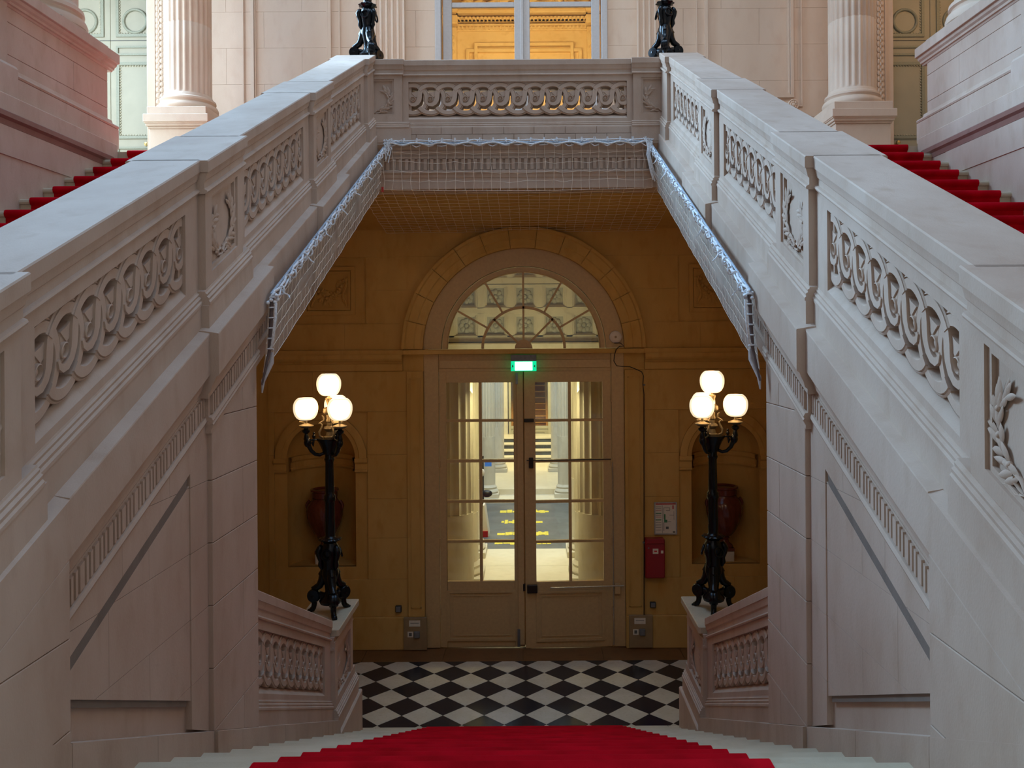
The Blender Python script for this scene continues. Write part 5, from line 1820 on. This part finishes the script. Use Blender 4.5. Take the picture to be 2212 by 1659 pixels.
# far wall and door with the brown stair behind its glass
YB = 27.9
fx = lambda x, y=900: P(x, y, YB)[0]
fz = lambda y: P(1145, y, YB)[1]
wf = struct('wall_far', MB().box(-4, fx(1097), YB, YB + .3, ZF, 2).box(fx(1190), 4, YB, YB + .3, ZF, 2).box(fx(1097), fx(1190), YB, YB + .3, -1.2, 2), M['stone_out'])
for k in range(6):
    for s in (-1, 1):
        a, b = sorted((s * .78, s * 2.6))
        ob('stone_block', MB().box(a, b, YB - .03, YB + .01, ZF + .75 + .5 * k + .006, ZF + 1.25 + .5 * k - .006), M['stone_out'], wf)
d4 = root('door_4', (fx(1143), YB, fz(985)), kind='structure')
zb4 = fz(968)
a, b = fx(1099), fx(1189)
ob('door_frame', MB().box(a, a + .08, YB - .05, YB + .1, zb4, -1.2).box(b - .08, b, YB - .05, YB + .1, zb4, -1.2).box(a, b, YB - .05, YB + .1, -1.32, -1.2), M['mint'], d4)
ob('lower_panel', MB().box(a + .08, b - .08, YB, YB + .06, zb4, fz(924)), M['mint'], d4)
ob('panel_moulding', frame(MB(), a + .16, b - .16, fz(964), fz(930), .04, fw, YB - .03, YB), M['mint'], d4)
ob('mid_rail', MB().box(a + .08, b - .08, YB - .02, YB + .06, fz(926), fz(920)), M['mint'], d4)
ob('glass_pane', MB().box(a + .08, b - .08, YB + .02, YB + .025, fz(920), -1.32), M['glass'], d4)
bs = root('brown_stair', (fx(1143), YB + .9, zb4), 'brown carpeted stair with orange strings behind the far glazed door', 'staircase')
for k in range(12):
    z0 = fz(922) + .2 * k - .3
    ob('stair_step', MB().box(a + .12, b - .12, YB + .5 + .2 * k, YB + .8 + .2 * k, z0, z0 + .19), M['brown_stair'], bs)
    ob('step_edge', MB().box(a + .1, b - .1, YB + .47 + .2 * k, YB + .52 + .2 * k, z0 + .16, z0 + .2), M['orange_edge'], bs)
for q in (a + .10, b - .10):
    ob('stair_string', MB().prism([(YB + .45, fz(922) - .4), (YB + 3.2, fz(922) + 2.3), (YB + 3.2, fz(922) + 2.6), (YB + .45, fz(922) - .05)], yz, q - .04, q + .04), M['orange_edge'], bs)
struct('wall_far_stair', MB().box(a - .5, b + .5, YB + 3.4, YB + 3.5, ZF, 1.5), M['stone_out'])


def court_column(x, y, r, zb, zpl, zt, label, grp):
    c = root('court_column', (x, y, zb), label, 'column', grp)
    ob('plinth', MB().box(x - r - .09, x + r + .09, y - r - .09, y + r + .09, zb, zb + .1), M['stone_out'], c, bev=.006)
    ob('base', MB().lathe([(r + .06, zb + .1), (r + .08, zb + .14), (r + .06, zb + .19), (r + .03, zb + .21), (r + .045, zb + .25), (r + .01, zb + .29), (r, zb + .31)], 32, (x, y, 0)), M['stone_out'], c, smooth=40)
    ob('plain_shaft', MB().lathe([(r, zb + .3), (r, zpl)], 32, (x, y, 0)), M['stone_out'], c, smooth=40)
    ob('fluted_shaft', MB().lathe([(r * 1.01, zpl), (r * 1.01, zpl + .03), (r, zt)], 120, (x, y, 0), rad=lambda a, z: 1 - .10 * abs(sin(9 * a))), M['stone_out'], c, smooth=40)
    return c


for s, nm in ((-1, 'left'), (1, 'right')):
    court_column(s * 1.15 + .03, 12.35, .37, ZF, P(0, 1112, 12.35)[1], -.62, 'stout half-fluted column nearest outside the double door, seen through its %s leaf' % nm, None)
    court_column(s * 1.12 + .03, 13.75, .32, ZF, P(0, 1112, 13.75)[1], -.62, 'second fluted column outside the %s leaf, its base showing past the stout one' % nm, None)
    court_column(s * 1.09 + .02, 15.3, .26, ZF, P(0, 1040, 15.3)[1], -.1, 'third fluted column outside the %s leaf, at the edge of the road' % nm, None)
    court_column(s * .98 + .0, 20.9, .19, ZF - .02, -2.5, 1.3, 'bluish fluted column across the road, seen through the %s leaf' % nm, None)
    court_column(s * .88 + .02, 24.0, .20, ZF + .12, -2.6, 1.3, 'farthest fluted column before the steps, seen through the %s leaf' % nm, None)
    a, b = sorted((s * 1.9, s * 2.2))
    pw = struct('wall_passage_' + nm, MB().box(a, b, DW + .5, 15.5, ZF, 1.2), M['stone_out'])
    for k in range(8):
        for j in range(3):
            x_ = s * 1.9
            ob('stone_block', MB().box(min(x_, x_ - s * .02), max(x_, x_ - s * .02), DW + .55 + j * 1.6 + .006, DW + .55 + (j + 1) * 1.6 - .006, ZF + .6 * k + .006, ZF + .6 * (k + 1) - .006), M['stone_out'], pw)
# sign post and leaning board by the left court column
q = P(1043, 1085, 19.6)
sp = root('court_sign', (q[0], 19.6, ZF - .1), 'black post with a blue plate across the court', 'sign')
ob('post', MB().tube([(q[0], 19.6, ZF - .1), (q[0], 19.6, P(1043, 985, 19.6)[1])], .03, 8), M['black_plastic'], sp)
a0, a1 = P(1047, 997, 19.6), P(1062, 1007, 19.6)
ob('blue_plate', MB().box(a0[0], a1[0], 19.56, 19.58, a1[1], a0[1]), M['sign_blue'], sp)
a0 = P(1042, 1021, 19.5)
ob('white_disc', MB().ell((a0[0], 19.5, a0[1]), (.06, .03, .09), 12, 8), M['white_plastic'], sp, smooth=60)
a0 = P(1046, 1067, 19.4)
ob('lower_hood', MB().ell((a0[0] + .06, 19.45, a0[1]), (.13, .08, .09), 12, 8), M['black_plastic'], sp, smooth=60)
a0, a1 = P(1043, 1092, 17), P(1050, 1178, 16.6)
lbd = root('leaning_board', (a0[0], 17, ZF - .1), 'white board leaning by the left column outside the door', 'board')
ob('panel', MB().prism([(a0[0], a0[1]), (a0[0] + .03, a0[1]), (a0[0] + .12, ZF - .1), (a0[0] - .02, ZF - .1)], fw, 17, 17.5), M['white_plastic'], lbd)
ob('foot', MB().box(a0[0] - .03, a0[0] + .10, 16.95, 17.5, ZF - .1, ZF + .02), M['redbox'], lbd)

# coffered vault over the passage, filling the fanlight
cvw = struct('ceiling_passage', MB().box(-2.3, 2.3, 14.3, 14.6, -.42, 2.2), M['stone_out'])
YV = 14.0
cpx = lambda x: P(x, 680, YV)[0]
cpz = lambda y: P(1145, y, YV)[1]
cx_ = [1004, 1068, 1134.5, 1199, 1262]
pit = (cpx(1262) - cpx(1004)) / 4
for i in range(-4, 5):
    x = cpx(1134) + i * pit
    for j, yy in enumerate((573, 639, 702)):
        z = cpz(yy)
        hh_ = pit * .40
        ob('coffer_frame', frame(frame(MB(), x - hh_, x + hh_, z - hh_, z + hh_, .03, fw, YV + .12, YV + .22), x - hh_ + .03, x + hh_ - .03, z - hh_ + .03, z + hh_ - .03, .025, fw, YV + .155, YV + .22), M['stone_out'], cvw)
        m = MB()
        for k in range(8):
            m.ell((x + .085 * cos(k * PI / 4), YV + .20, z + .085 * sin(k * PI / 4)), (.05, .03, .05), 7, 5)
        m.ell((x, YV + .19, z), (.04, .03, .04), 8, 6)
        ob('rosette', m, M['coffer'], cvw, smooth=60)
        ob('coffer_ground', MB().box(x - hh_, x + hh_, YV + .2, YV + .24, z - hh_, z + hh_), M['coffer'], cvw)
        rb = MB()
        rb.box(x + hh_, x + pit - hh_, YV + .10, YV + .32, z - hh_, z + hh_)
        ob('coffer_rib', rb, M['stone_out'], cvw)
for yy in (605, 670, 731):
    z = cpz(yy)
    ob('coffer_beam', MB().box(-2.3, 2.3, YV + .10, YV + .32, z - pit * .105, z + pit * .105), M['stone_out'], cvw)
ob('lintel', MB().box(-2.3, 2.3, YV - .1, YV + .35, cpz(760), cpz(740)), M['stone_out'], cvw, bev=.02)
area('vault_light', (0, 12.4, -.9), (0, 14.2, .6), 2.2, .5, 26, (1, .88, .45))
area('fan_vault_wash', (0, 13.2, -.55), (0, 14.1, .6), 2.4, .3, 0.01, (1, .9, .5))
